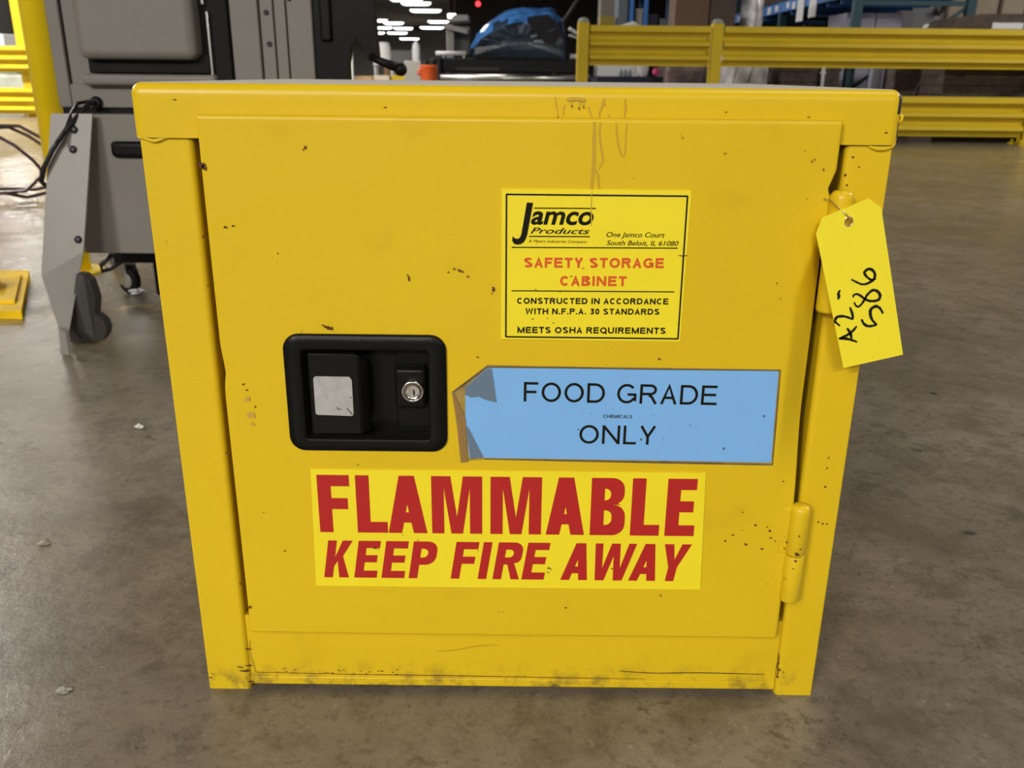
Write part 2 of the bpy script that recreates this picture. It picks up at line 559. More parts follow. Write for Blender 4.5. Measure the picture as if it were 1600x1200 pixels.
def put_text(mb, body, x0, x1, z0, z1, y, bold=0.0, shear=0.0, slot=0, slope=0.0, ref='H', spacing=1.0):
    """body stretched to run x0..x1 with reference-letter foot/top at z0..z1; slope lifts z along x"""
    vs, fs = text_pts(body, bold, shear, spacing)
    a, b = min(v.x for v in vs), max(v.x for v in vs)
    lo, hi = cap_height(bold, ref)
    V = []
    for v in vs:
        x = x0 + (v.x - a) / (b - a) * (x1 - x0)
        z = z0 + (v.y - lo) / (hi - lo) * (z1 - z0) + slope * (x - x0)
        V.append(mb.bm.verts.new((x, y, z)))
    for f in fs:
        try:
            fc = mb.bm.faces.new([V[i] for i in f])
            fc.material_index = slot
        except ValueError:
            pass

def arc(cx_, cy_, rx, ry, a0, a1, n=14):
    return [(cx_ + rx * math.cos(math.radians(a0 + (a1 - a0) * k / n)), cy_ + ry * math.sin(math.radians(a0 + (a1 - a0) * k / n))) for k in range(n + 1)]
ADV = dict(A=.93, B=.93, C=.97, D=1.01, E=.92, F=.85, G=1.09, H=1.01, I=.39, L=.78, M=1.16, N=1.01, O=1.09, P=.93, Q=1.09, R=1.0, S=.93, T=.87, U=1.01, W=1.32, Y=.93)
ADV.update({'3': .78, '0': .78, '.': .39, ' ': .42})
def skeleton(ch, w, q):
    """plain grotesque capital in a box w by 1; q = half the stroke, (qx, qz)"""
    a, e = q
    L, R, B, T = a, w - a, e, 1 - e
    m = w / 2
    if ch == 'A': return [[(a * .8, 0), (m, T), (w - a * .8, 0)], [(w * .21, .33), (w * .79, .33)]]
    if ch == 'B': return [[(L, 0), (L, 1)], [(L, T), (w * .58, T)] + arc(w * .58, .76, w * .36 - a, .24 - e, 90, -90) + [(L, .52)], [(w * .58, .52)] + arc(w * .60, .26, w * .40 - a, .26 - e, 90, -90) + [(L, B)]]
    if ch == 'C': return [arc(m, .5, m - a, .5 - e, 42, 318, 26)]
    if ch == 'D': return [[(L, 0), (L, 1)], [(L, T), (w * .42, T)] + arc(w * .46, .5, w * .54 - a, .5 - e, 88, -88, 20) + [(w * .42, B), (L, B)]]
    if ch == 'E': return [[(L, 0), (L, 1)], [(L, T), (w * .97, T)], [(L, .52), (w * .92, .52)], [(L, B), (w, B)]]
    if ch == 'F': return [[(L, 0), (L, 1)], [(L, T), (w, T)], [(L, .50), (w * .88, .50)]]
    if ch == 'G': return [arc(m, .5, m - a, .5 - e, 42, 322, 26) + [(R, .20), (R, .46), (w * .54, .46)]]
    if ch == 'H': return [[(L, 0), (L, 1)], [(R, 0), (R, 1)], [(L, .53), (R, .53)]]
    if ch == 'I': return [[(m, 0), (m, 1)]]
    if ch == 'L': return [[(L, 1), (L, B), (w, B)]]
    if ch == 'M': return [[(L, 0), (L, 1)], [(R, 0), (R, 1)], [(L, 1 - e), (m, e), (R, 1 - e)]]
    if ch == 'N': return [[(L, 0), (L, 1)], [(R, 0), (R, 1)], [(L, 1 - e * .6), (R, e * .6)]]
    if ch in 'OQ0': return [arc(m, .5, m - a, .5 - e, 0, 360, 30)] + ([[(w * .58, .24), (w * 1.0, -.05)]] if ch == 'Q' else [])
    if ch == 'P': return [[(L, 0), (L, 1)], [(L, T), (w * .60, T)] + arc(w * .62, .71, w * .38 - a, .29 - e, 90, -90) + [(L, .42 + e)]]
    if ch == 'R': return [[(L, 0), (L, 1)], [(L, T), (w * .58, T)] + arc(w * .60, .72, w * .36 - a, .28 - e, 90, -90) + [(L, .44 + e)], [(w * .52, .45), (w * .68, .36), (w - a, 0)]]
    if ch == 'S': return [arc(m, .745, m - a * 1.1, .255 - e, 22, 235, 14) + [(m, .50)] + arc(m, .265, m - a, .265 - e, 55, -158, 16)]
    if ch == 'T': return [[(0, T), (w, T)], [(m, 0), (m, 1)]]
    if ch == 'U': return [[(L, 1), (L, .36)] + arc(m, .36, m - a, .36 - e, 180, 360, 18) + [(R, 1)]]
    if ch == 'W': return [[(a, 1), (w * .26, e), (m, 1 - e), (w * .74, e), (w - a, 1)]]
    if ch == 'Y': return [[(a, 1), (m, .42)], [(w - a, 1), (m, .42)], [(m, .46), (m, 0)]]
    if ch == '3': return [arc(m, .76, m - a, .24 - e, 165, -70, 14) + [(m, .53)] + arc(m, .27, m - a, .27 - e, 80, -160, 16)]
    if ch == '.': return [[(m - a, e), (m + a, e)]]
    return []

def put_strokes(mb, body, x0, x1, z0, h, t, y, slope=0.0, slot=0):
    """line of grotesque capitals, cap height h, pen width t, spread over x0..x1"""
    gap = 0.09
    total = sum(ADV[c] for c in body) * h - 2 * gap * h * 0.8
    k = (x1 - x0) / total
    X = x0 - gap * h * 0.8 * k
    for c in body:
        adv = ADV[c] * h * k
        lx, w = X + gap * h * k * 0.9, (adv - 2 * gap * h * k * 0.9)
        if c == 'I': lx, w = X, adv
        for path in skeleton(c, w / h, (t / 2 / h, t / 2 / h)) if c != ' ' else []:
            P = [Vector((lx + px_ * h, z0 + pz * h + slope * (lx + px_ * h - x0))) for px_, pz in path]
            n = len(P)
            closed = (P[0] - P[-1]).length < 1e-7
            V_ = []
            for i in range(n):
                d0 = (P[i] - P[i - 1]).normalized() if i else (P[0] - P[-2]).normalized() if closed else None
                d1 = (P[i + 1] - P[i]).normalized() if i < n - 1 else (P[1] - P[0]).normalized() if closed else None
                d0 = d0 or d1
                d1 = d1 or d0
                n0, n1 = Vector((-d0.y, d0.x)), Vector((-d1.y, d1.x))
                mv = n0 + n1
                mv = mv.normalized() if mv.length > 1e-6 else n0
                sc = min(1.0 / max(mv.dot(n0), 0.05), 1.9)
                V_.append((mb.bm.verts.new((P[i].x + mv.x * sc * t / 2, y, P[i].y + mv.y * sc * t / 2)), mb.bm.verts.new((P[i].x - mv.x * sc * t / 2, y, P[i].y - mv.y * sc * t / 2))))
            for i in range(n - 1):
                f = mb.bm.faces.new((V_[i][0], V_[i][1], V_[i + 1][1], V_[i + 1][0]))
                f.material_index = slot
            y -= 0.00001
        X += adv
        y += 0.00002

def dshape(x0, x1, y0, y1, r, n=6):
    pts = [(x0, y0)]
    for cx_, cy_, a0 in ((x1 - r, y0 + r, -90), (x1 - r, y1 - r, 0)):
        for k in range(n + 1):
            a = math.radians(a0 + 90 * k / n)
            pts.append((cx_ + r * math.cos(a), cy_ + r * math.sin(a)))
    pts.append((x0, y1))
    return pts

def glyph(ch, w, h, s, t):
    """heavy condensed capitals as closed loops (outer first, then counters)"""
    if ch == 'F':
        return [[(0, 0), (s, 0), (s, .41 * h), (.93 * w, .41 * h), (.93 * w, .41 * h + t), (s, .41 * h + t), (s, h - t), (w, h - t), (w, h), (0, h)]]
    if ch == 'L':
        return [[(0, 0), (w, 0), (w, t), (s, t), (s, h), (0, h)]]
    if ch == 'E':
        return [[(0, 0), (w, 0), (w, t), (s, t), (s, .42 * h), (.92 * w, .42 * h), (.92 * w, .42 * h + t), (s, .42 * h + t), (s, h - t), (.98 * w, h - t), (.98 * w, h), (0, h)]]
    if ch == 'I':
        return [[(0, 0), (w, 0), (w, h), (0, h)]]
    if ch == 'A':
        k = (w / 2 - .56 * s) / h
        a = s * 1.02
        y0, y1 = .185 * h, .185 * h + t * .95
        yt = (w / 2 - a) / k
        return [[(0, 0), (a, 0), (a + k * y0, y0), (w - a - k * y0, y0), (w - a, 0), (w, 0), (w / 2 + .56 * s, h), (w / 2 - .56 * s, h)],
                [(a + k * y1, y1), (w / 2 - .02 * s, min(yt, .84 * h)), (w / 2 + .02 * s, min(yt, .84 * h)), (w - a - k * y1, y1)]]
    if ch == 'M':
        return [[(0, 0), (.92 * s, 0), (.92 * s, .80 * h), (w / 2 - .44 * s, 0), (w / 2 + .44 * s, 0), (w - .92 * s, .80 * h), (w - .92 * s, 0), (w, 0), (w, h), (w - 1.42 * s, h), (w / 2, .30 * h), (1.42 * s, h), (0, h)]]
    if ch == 'B':
        lo = dshape(0, w, 0, .54 * h, .2 * h)[:-1] + [(.88 * w, .535 * h)]
        hi = dshape(0, .955 * w, .535 * h, h, .19 * h)[1:]
        hi = [p for p in hi if p[1] > .545 * h]
        return [lo + hi, dshape(s, w - s, t * .95, .44 * h, .10 * h), dshape(s, .955 * w - s, .44 * h + t * .9, h - t * .95, .09 * h)]
    if ch == 'P':
        return [[(0, 0), (s, 0)] + dshape(s, w, .37 * h, h, .24 * h)[:-1] + [(0, h)], dshape(s, w - s, .37 * h + t, h - t, .12 * h)]
    if ch == 'R':
        top = dshape(s, .97 * w, .40 * h, h, .22 * h)[:-1]
        top = [p for p in top if p[1] > .43 * h]
        return [[(0, 0), (s, 0), (s, .40 * h), (.47 * w, .40 * h), (.70 * w, 0), (w * 1.02, 0), (.72 * w, .44 * h)] + top + [(0, h)], dshape(s, .97 * w - s, .40 * h + t, h - t, .10 * h)]
    if ch == 'K':
        return [[(0, 0), (s, 0), (s, .30 * h), (.47 * w, .45 * h), (w - 1.12 * s, 0), (w, 0), (.66 * w, .58 * h), (.98 * w, h), (.98 * w - 1.15 * s, h), (s, .55 * h), (s, h), (0, h)]]
    if ch == 'W':
        q = .9 * s
        return [[(.17 * w, 0), (.17 * w + 1.15 * q, 0), (w / 2, .66 * h), (.83 * w - 1.15 * q, 0), (.83 * w, 0), (w, h), (w - q, h), (.80 * w - .45 * q, .34 * h), (w / 2 + .55 * q, h), (w / 2 - .55 * q, h), (.20 * w + .45 * q, .34 * h), (q, h), (0, h)]]
    if ch == 'Y':
        return [[(w / 2 - s / 2, 0), (w / 2 + s / 2, 0), (w / 2 + s / 2, .38 * h), (w, h), (w - 1.1 * s, h), (w / 2, .58 * h), (1.1 * s, h), (0, h), (w / 2 - s / 2, .38 * h)]]

def put_glyphs(mb, items, z0, h, s, t, y, shear=0.0, slope=0.0, slot=0):
    """items: (letter, x0, x1)"""
    for ch, x0, x1 in items:
        cu = bpy.data.curves.new('g', 'CURVE')
        cu.dimensions = '2D'
        cu.fill_mode = 'BOTH'
        for loop in glyph(ch, x1 - x0, h, s, t):
            sp_ = cu.splines.new('POLY')
            sp_.points.add(len(loop) - 1)
            for p, (a, b) in zip(sp_.points, loop):
                p.co = (a, b, 0, 1)
            sp_.use_cyclic_u = True
        me = curve_to_mesh(cu)
        V = [mb.bm.verts.new((x0 + v.co.x + shear * v.co.y, y, z0 + v.co.y + slope * (x0 + v.co.x))) for v in me.vertices]
        for p in me.polygons:
            try:
                mb.bm.faces.new([V[i] for i in p.vertices]).material_index = slot
            except ValueError:
                pass
        bpy.data.meshes.remove(me)

# ------------------------------------------------------------------ the setting
struct(MB().box(-45, 30, -12, 128, -0.2, 0.0).build('floor', M['concrete']))
struct(MB().box(-45, 30, -12, 128, 6.0, 6.2).build('ceiling', M['ceiling']))
struct(MB().box(-45, 30, 126, 126.4, 0, 6.0).build('wall_far', M['wall_far']))
struct(MB().box(-3.4, 30, 46, 46.4, 0, 6.0).build('wall_back', M['wall_dark']))
struct(MB().box(6.35, 15.4, 15.6, 15.9, 0, 6.0).build('wall_right', M['wall_pale']))
struct(MB().box(-44.4, -44.0, -12, 126, 0, 6.0).build('wall_left', M['wall_pale']))

# ------------------------------------------------------------------ the yellow safety cabinet
cab = thing('safety_cabinet', 'yellow steel flammable storage cabinet with one latched door, standing on the concrete floor', 'cabinet', (0, 0.2, 0))
DY = -0.013                                   # front plane of the door skin

b = MB()
b.box(-0.292, -0.2906, 0.002, 0.457, 0.0, 0.545, slot=0)
b.box(0.2906, 0.292, 0.002, 0.457, 0.0, 0.545, slot=0)
b.box(-0.2906, 0.2906, 0.4555, 0.457, 0.0, 0.545)
b.box(-0.2906, 0.2906, 0.03, 0.4555, 0.045, 0.047)
b.box(-0.2906, 0.2906, 0.150, 0.152, 0.047, 0.53)
b.build('body', M['paint'], cab)

def stile_bar(mb, xo, xi):
    """folded stile: crisp outer corner, softer rolled inner corner"""
    d = 1 if xi > xo else -1
    cs = [(xo, 0.032), (xo, 0.0010), (xo + d * 0.0004, 0.0002), (xo + d * 0.0014, -0.0003)]
    for k in range(6):
        a = math.radians(18 * k)
        cs.append((xi - d * 0.005 + d * 0.005 * math.sin(a), 0.0047 - 0.005 * math.cos(a)))
    cs.append((xi, 0.032))
    mb.loft([[(x, y, z) for x, y in cs] for z in (0.0, 0.5175)], smooth=False)
b = MB()
stile_bar(b, -0.2922, -0.2512)
for x, z, r in ((-0.2552, 0.021, 0.004), (-0.26, 0.0255, 0.0022), (-0.252, 0.027, 0.0025), (-0.287, 0.017, 0.0012), (-0.2896, 0.013, 0.0015), (-0.2512, 0.0085, 0.0024), (-0.2500, 0.046, 0.002)):
    b.blot(x, z, r, -0.0006, slot=1, sx=1.9, sz=0.5)
for z in (0.118, 0.25, 0.40, 0.44):
    b.blot(-0.251, z, 0.0012, -0.0006, slot=1)
b.build('stile', [M['paint'], M['rust']], cab)
b = MB()
stile_bar(b, 0.2922, 0.2562)
for x, z, r in ((0.2575, 0.021, 0.0016), (0.2585, 0.029, 0.0014), (0.262, 0.0265, 0.0012), (0.2565, 0.0365, 0.0015), (0.262, 0.5075, 0.0012), (0.268, 0.50, 0.0011), (0.258, 0.494, 0.0012), (0.2605, 0.486, 0.0011), (0.2555, 0.478, 0.0012), (0.2755, 0.189, 0.0011), (0.2795, 0.1875, 0.0013), (0.2835, 0.187, 0.0011), (0.2765, 0.252, 0.001), (0.2765, 0.242, 0.001), (0.2772, 0.224, 0.0013)):
    b.blot(x, z, r, -0.0006, slot=1)
b.ribbon([(0.2551, 0.048), (0.2563, 0.040), (0.2556, 0.034), (0.2572, 0.027), (0.256, 0.020)], 0.0011, -0.0006, slot=1)
b.build('stile', [M['paint'], M['rust']], cab)

b = MB()
b.box(-0.2510, 0.2560, 0.0016, 0.032, 0.013, 0.082, bev=0.0008)
b.box(-0.2510, 0.2560, 0.0000, 0.032, 0.0056, 0.0146, bev=0.0012)
b.ribbon([(-0.0705, 0.0445), (-0.052, 0.0465), (-0.03, 0.0515), (-0.012, 0.0525)], 0.0016, 0.0012, slot=1)
b.ribbon([(0.105, 0.0245), (0.14, 0.0225), (0.18, 0.0235), (0.245, 0.0225)], 0.0011, 0.0012, slot=2)
b.ribbon([(-0.247, 0.0185), (-0.16, 0.0172), (-0.05, 0.0168), (0.05, 0.0160), (0.13, 0.0158)], 0.0008, 0.0012, slot=2)
b.ribbon([(-0.2485, 0.055), (-0.2500, 0.040), (-0.2478, 0.028), (-0.2462, 0.018)], 0.0018, 0.0010, slot=1)
for i in range(22):
    b.blot(-0.225 + 0.12 * random.random() ** 1.5, 0.0175 + 0.006 * random.random(), 0.0010, 0.0012, slot=2, sx=1.7, sz=0.6)
b.build('bottom_rail', [M['paint'], M['stain'], M['rust']], cab)

# lid: a shallow folded pan with rolled edges, its lower corners welded
def plan(x0, x1, y0, y1, r, n=6):
    return rounded(x0, x1, y0, y1, r, n)
b = MB()
levels = [(0.5168, 0.0, 0.009), (0.5225, 0.0, 0.009), (0.5285, 0.0, 0.009), (0.5340, 0.0, 0.009), (0.5395, 0.0, 0.009), (0.5445, 0.0, 0.009), (0.5490, 0.0, 0.009)]
for k in range(1, 7):
    a = math.radians(15 * k)
    levels.append((0.5490 + 0.0085 * math.sin(a), 0.0085 * (1 - math.cos(a)), 0.009))
rings = []
for z, ins, r in levels:
    rings.append([(x, y, z) for x, y in plan(-0.2958 + ins, 0.2958 - ins, -0.0032 + ins, 0.4602 - ins, max(r - ins * 0.9, 0.001), 10)])
rows = b.loft(rings, smooth=True, cap0=False)
nn = len(rings[0])
for ri, row in enumerate(rows):                # bare steel where paint has been knocked off one front corner
    for f in row:
        c = f.calc_center_median()
        if c.y < 0.012 and (0.5385 < c.z < 0.5562 and c.x > 0.2908 or 0.5225 < c.z < 0.5342 and c.x > 0.2935):
            f.material_index = 1
w1 = [(-0.2925 + 0.0235 * t, -0.0016, 0.5166 - 0.0016 * math.sin(math.pi * t) + 0.0006 * math.sin(9 * t)) for t in [i / 14 for i in range(15)]]
b.tube(w1, [0.0007 + 0.0010 * math.sin(math.pi * i / 14) for i in range(15)], seg=8)
w2 = [(0.2725 + 0.0200 * t, -0.0016, 0.5166 - 0.0026 * math.sin(math.pi * t) ** 0.6) for t in [i / 14 for i in range(15)]]
b.tube(w2, [0.0006 + 0.0014 * math.sin(math.pi * i / 14) for i in range(15)], seg=8)
b.tube([(0.2946, 0.001, 0.5330), (0.2958, 0.000, 0.5350), (0.2960, 0.000, 0.5380), (0.2948, 0.001, 0.5395)], 0.0012, seg=8)
YL = -0.0036
LID_RUNS = [[(0.0292, 0.5500), (0.0304, 0.5443), (0.0319, 0.5351)], [(0.0371, 0.5443), (0.0362, 0.5406), (0.0357, 0.5357)], [(0.0417, 0.5486), (0.0419, 0.545), (0.0424, 0.5432)],
            [(0.0478, 0.5481), (0.048, 0.5438), (0.0478, 0.5414)], [(0.0507, 0.5481), (0.0511, 0.5432), (0.0514, 0.542)], [(0.0551, 0.5433), (0.0558, 0.5396), (0.0579, 0.5353)],
            [(0.0669, 0.549), (0.065, 0.5434), (0.0633, 0.5378), (0.0635, 0.5341)], [(0.0697, 0.5379), (0.0718, 0.5355)], [(0.0822, 0.549), (0.083, 0.5423), (0.0824, 0.5356)],
            [(0.0652, 0.547), (0.0679, 0.5437)], [(0.0382, 0.5480), (0.0446, 0.5484), (0.0523, 0.5478)]]
for i, run in enumerate(LID_RUNS):
    b.ribbon([(x, z) for x, z in run], 0.0013 if i != 10 else 0.0026, YL - 0.00008 * i, slot=2)
for x, z in ((0.0424, 0.5432), (0.0478, 0.5416), (0.0513, 0.5424), (0.0319, 0.5353)):
    b.blot(x, z, 0.0008, YL - 0.001, slot=3)
for x, z, r in ((-0.2331, 0.5227, 0.001), (0.2232, 0.537, 0.001), (0.2842, 0.5262, 0.0013), (0.16, 0.54, 0.0009), (-0.26, 0.545, 0.0012), (-0.1, 0.541, 0.001)):
    b.blot(x, z, r, YL, slot=3, sx=1.5, sz=0.6)
b.build('lid', [M['paint_top'], M['black_chip'], M['stain'], M['rust']], cab)

# door: a folded skin with one edge bruised in along the hinge side, and the cut-out for the latch
X0, X1, Z0, Z1 = -0.2426, 0.2474, 0.0728, 0.5345
CUT = (-0.1800, -0.0660, 0.2665, 0.3560)
def grid_vals(a, bb, step, must):
    v = [a, a + 0.0006, a + 0.0016, a + 0.003, bb - 0.003, bb - 0.0016, bb - 0.0006, bb] + list(must)
    n = int((bb - a) / step)
    for i in range(1, n):
        t = a + (bb - a) * i / n
        if min(abs(t - q) for q in v) > step * 0.45 and t > a + 0.004 and t < bb - 0.004:
            v.append(t)
    return sorted(v)
gx = grid_vals(X0, X1, 0.006, CUT[:2])
gx = sorted(set([round(q, 5) for q in gx + [0.2215 + 0.0022 * i for i in range(11)]]))
gz = grid_vals(Z0, Z1, 0.007, CUT[2:])
def smooth(t):
    t = min(max(t, 0), 1)
    return t * t * (3 - 2 * t)
def edge_in(z):                               # how far the hinge edge has been bruised inwards
    k = smooth((0.462 - z) / 0.03) * smooth((z - 0.205) / 0.10)
    return k
def door_xy(x, z):
    d = min(x - X0, X1 - x, z - Z0, Z1 - z)
    r = 0.0022
    y = DY
    if d < r:
        y += r - math.sqrt(max(r * r - (r - d) ** 2, 0))
    k = edge_in(z)
    if k > 0:
        crease = 0.2262 + 0.010 * smooth((z - 0.395) / 0.05)
        t = (x - crease) / (X1 - crease)
        if t > 0:
            y += k * 0.0125 * min(t * 1.1, 1.0) ** 1.2
    y += 0.0011 * noise.noise(Vector((x * 6, 3.1, z * 6)))
    dx = 0.0
    # nicks in the free edge and at the hinge
    if x < X0 + 0.02:
        q = math.exp(-((z - 0.330) / 0.010) ** 2) * 0.0022
        q += math.exp(-((z - 0.345) / 0.004) ** 2) * 0.0006
        dx += q * max(0, 1 - (x - X0) / 0.02)
    if x > X1 - 0.02:
        q = math.exp(-((z - 0.487) / 0.006) ** 2) * 0.003 + smooth((0.497 - z) / 0.016) * smooth((z - 0.43) / 0.03) * 0.0025
        dx -= q * max(0, 1 - (X1 - x) / 0.02)
    return x + dx, y
b = MB()
V = {}
for i, x in enumerate(gx):
    for j, z in enumerate(gz):
        xx, yy = door_xy(x, z)
        V[i, j] = b.bm.verts.new((xx, yy, z))
for i in range(len(gx) - 1):
    for j in range(len(gz) - 1):
        cx_, cz_ = (gx[i] + gx[i + 1]) / 2, (gz[j] + gz[j + 1]) / 2
        if CUT[0] < cx_ < CUT[1] and CUT[2] < cz_ < CUT[3]:
            continue
        f = b.bm.faces.new((V[i, j], V[i + 1, j], V[i + 1, j + 1], V[i, j + 1]))
        f.smooth = True
NX, NZ = len(gx) - 1, len(gz) - 1
loop = [(i, 0) for i in range(NX)] + [(NX, j) for j in range(NZ)] + [(i, NZ) for i in range(NX, 0, -1)] + [(0, j) for j in range(NZ, 0, -1)]
back = {}
for k in loop:
    v = V[k]
    back[k] = b.bm.verts.new((v.co.x, max(-0.0042, v.co.y + 0.004), v.co.z))
for a, c in zip(loop, loop[1:] + loop[:1]):
    b.bm.faces.new((V[a], V[c], back[c], back[a]))
b.box(-0.2395, -0.2300, -0.0048, 0.012, 0.088, 0.512)
b.box(0.2330, 0.2425, 0.0, 0.012, 0.088, 0.512)
b.box(-0.2300, 0.2330, -0.0048, 0.012, 0.088, 0.098)
b.box(-0.2300, 0.2330, -0.0048, 0.012, 0.502, 0.512)
b.box(-0.2395, 0.2425, 0.0120, 0.0132, 0.088, 0.512)
YD = DY - 0.0009
DOOR_RUNS = [[(0.059, 0.5325), (0.0593, 0.5185), (0.0597, 0.4996), (0.0591, 0.4899), (0.0588, 0.4822)], [(0.0633, 0.5325), (0.0634, 0.5211), (0.0654, 0.5111), (0.0664, 0.5035), (0.0637, 0.4977)],
             [(0.0614, 0.4977), (0.0633, 0.4932), (0.0638, 0.488), (0.065, 0.4826)], [(0.0751, 0.5325), (0.0766, 0.5225), (0.0771, 0.5187), (0.079, 0.5125), (0.0809, 0.5074)],
             [(0.0834, 0.5320), (0.0831, 0.5213), (0.0831, 0.5087), (0.0813, 0.5071)]]
for i, run in enumerate(DOOR_RUNS):
    b.ribbon(run, (0.0030, 0.0016, 0.0015, 0.0014, 0.0009)[i], YD - 0.00006 * i, slot=1)
CHIPS = [(-0.1604, 0.5116, .0017, .8), (-0.1625, 0.5098, .0008, 1), (-0.2415, 0.4975, .0034, 1.0), (-0.2395, 0.4958, .0022, 1.2), (-0.0847, 0.4105, .0022, .5), (-0.0855, 0.4135, .0012, .6), (-0.0169, 0.4023, .0025, .7), (-0.018, 0.3990, .0012, .6),
         (-0.0374, 0.4126, .0012, 1.3), (-0.044, 0.4177, .0015, 1.4), (-0.0481, 0.4187, .001, 1.3), (-0.0415, 0.4165, .001, 1.2), (-0.053, 0.416, .0009, 1.2), (-0.1503, 0.3683, .0022, 1.3), (-0.1530, 0.3697, .0014, 2), (-0.1559, 0.3709, .0010, 1.5),
         (0.2362, 0.499, .0014, .6), (0.2265, 0.505, .0013, .5), (0.2282, 0.5065, .0011, .6), (0.2151, 0.1921, .0014, 1.5), (0.2026, 0.2046, .001, 1), (0.2086, 0.1728, .0013, 1.3), (0.2233, 0.1684, .0013, 1.3), (0.2300, 0.1795, .0013, 1), (0.2260, 0.1905, .001, 1),
         (-0.2256, 0.3191, .0011, 1.3), (-0.2234, 0.314, .0010, 1.2), (-0.2177, 0.2991, .0010, 1.2), (-0.2192, 0.1994, .0007, 1), (-0.2034, 0.161, .0012, 1.2), (-0.2400, 0.1016, .0022, .7), (0.1362, 0.1189, .0011, 1), (0.2285, 0.1865, .0015, 1), (0.2345, 0.1765, .0011, 1),
         (-0.228, 0.4500, .0013, 1.6), (-0.2215, 0.4512, .001, 1.4), (-0.188, 0.4300, .0008, 1), (0.21, 0.41, .0008, 1), (0.235, 0.235, .0009, 1), (0.19, 0.176, .0009, 1.5), (0.196, 0.182, .0010, 1.6), (0.204, 0.187, .0008, 1), (0.05, 0.105, .0008, 2), (0.12, 0.345, .0010, 2), (-0.03, 0.345, .0008, 2)]
for x, z, r, sx_ in CHIPS:
    b.blot(x, z, r, YD, slot=2, sx=sx_, sz=1.0)
for x, z, r in ((-0.222, 0.292, 0.006), (-0.224, 0.306, 0.004), (-0.2215, 0.283, 0.003)):   # greyish tape residue
    b.blot(x, z, r, YD, slot=3, sx=0.8, sz=0.8)
b.build('door', [M['paint'], M['stain'], M['rust'], mat('tape_residue', (0.56, 0.36, 0.05), 0.6)], cab)

# hinges: two rolled knuckles each, welded on with a short leaf
def hinge(xc, z0, z1, leaf):
    zc = (z0 + z1) / 2
    y0 = -0.0125
    R = 0.0088
    b = MB()
    b.lathe([(0.0055, 0.0), (R * .93, 0.0012), (R, 0.003), (R, zc - z0 - 0.0012), (R * .94, zc - z0 - 0.0004)], (xc, y0, z0), seg=20)
    b.box(xc - 0.002, xc + 0.011, y0 + 0.004, -0.0002, z0 + 0.004, zc - 0.003, bev=0.001)
    h = b.build('hinge', [M['paint']], cab)
    b = MB()
    L = z1 - zc
    b.lathe([(R * .94, 0.0004), (R, 0.0014), (R, L - 0.006), (R * .93, L - 0.0028), (R * .72, L - 0.0008), (R * .35, L)], (xc, y0, zc), seg=20)
    b.box(X1 - leaf, xc - 0.004, DY - 0.0010, DY + 0.006, zc + 0.001, z1 - 0.004, bev=0.0009)
    for x, z, r in ((xc - 0.001, zc + 0.004, 0.0026), (xc + 0.0015, zc + 0.009, 0.0012), (xc - 0.001, zc + 0.022, 0.0011), (xc - 0.003, zc + 0.015, 0.0010), (xc - 0.009, zc + 0.012, 0.0013), (xc - 0.0105, zc + 0.006, 0.001)):
        b.blot(x, z, r, y0 - R - 0.0003 if abs(x - xc) < 0.003 else DY - 0.0021, slot=1)
    b.build('knuckle', [M['paint'], M['rust']], h)
    b = MB()
    for x, z, r in ((xc - 0.0012, zc - 0.003, 0.0019), (xc - 0.0025, zc - 0.0105, 0.001)):
        b.blot(x, z, r, y0 - R - 0.0004, slot=0)
    b.build('rust_spot', [M['rust']], h)
hinge(0.2533, 0.1150, 0.2125, 0.0095)
hinge(0.2533, 0.3860, 0.4835, 0.003)

# latch: bezel with recessed pan, paddle, lock
outer = lambda ins, y: [(x, y, z) for x, z in rounded(-0.1904 + ins, -0.0555 - ins, 0.2597 + ins, 0.3636 - ins, 0.0135 - ins, 8)]
inner = lambda ins, y: [(x, y, z) for x, z in rounded(-0.1755 + ins, -0.0705 - ins, 0.2712 + ins, 0.3502 - ins, 0.0035, 8)]
b = MB()
b.loft([outer(0, -0.0128), outer(0.0003, -0.0150), outer(0.0012, -0.0160), inner(-0.0012, -0.0160), inner(0, -0.0152), inner(0.0008, 0.0060)], cap0=False, cap1=True)
latch = b.build('latch', M['latch'], cab)
b = MB()
prof = [(-0.1708, -0.0135), (-0.1702, -0.0152), (-0.1690, -0.0160), (-0.1320, -0.0185), (-0.1290, -0.0188), (-0.1268, -0.0176), (-0.1222, -0.0118), (-0.1212, -0.0090)]
zt = [0.3466, 0.3466, 0.3468, 0.3468, 0.3468, 0.3455, 0.3400, 0.3370]
zb = [0.2768, 0.2765, 0.2765, 0.2775, 0.2775, 0.2778, 0.2790, 0.2795]
front_b = [(x, y, z) for (x, y), z in zip(prof, zb)]
front_t = [(x, y, z) for (x, y), z in zip(prof, zt)]
back_b = [(x, y + 0.0022, z) for (x, y), z in zip(prof, zb)]
back_t = [(x, y + 0.0022, z) for (x, y), z in zip(prof, zt)]
b.loft([front_b + back_b[::-1], front_t + back_t[::-1]], smooth=False)
b.box(-0.1702, -0.1300, -0.0160, -0.0070, 0.3452, 0.3474, bev=0.0008)
b.box(-0.1640, -0.1560, -0.0140, 0.0060, 0.280, 0.345)
paddle = b.build('paddle', M['latch'], latch)
b = MB()
ring = [(x, z) for x, z in rounded(-0.1662, -0.1338, 0.2938, 0.3316, 0.002, 3)]
pts = []
for x, z in ring:
    if z > 0.328:
        z -= max(0, 0.0045 - min(x + 0.1662, -0.1338 - x) * 0.75) + random.uniform(0, 0.0006)
    pts.append((x, -0.0170 - 0.0024 * (x + 0.169) / 0.037, z))
b.prism(pts, (0, 0.0005, 0))
def on_patch(x):
    return -0.0173 - 0.0024 * (x + 0.169) / 0.037
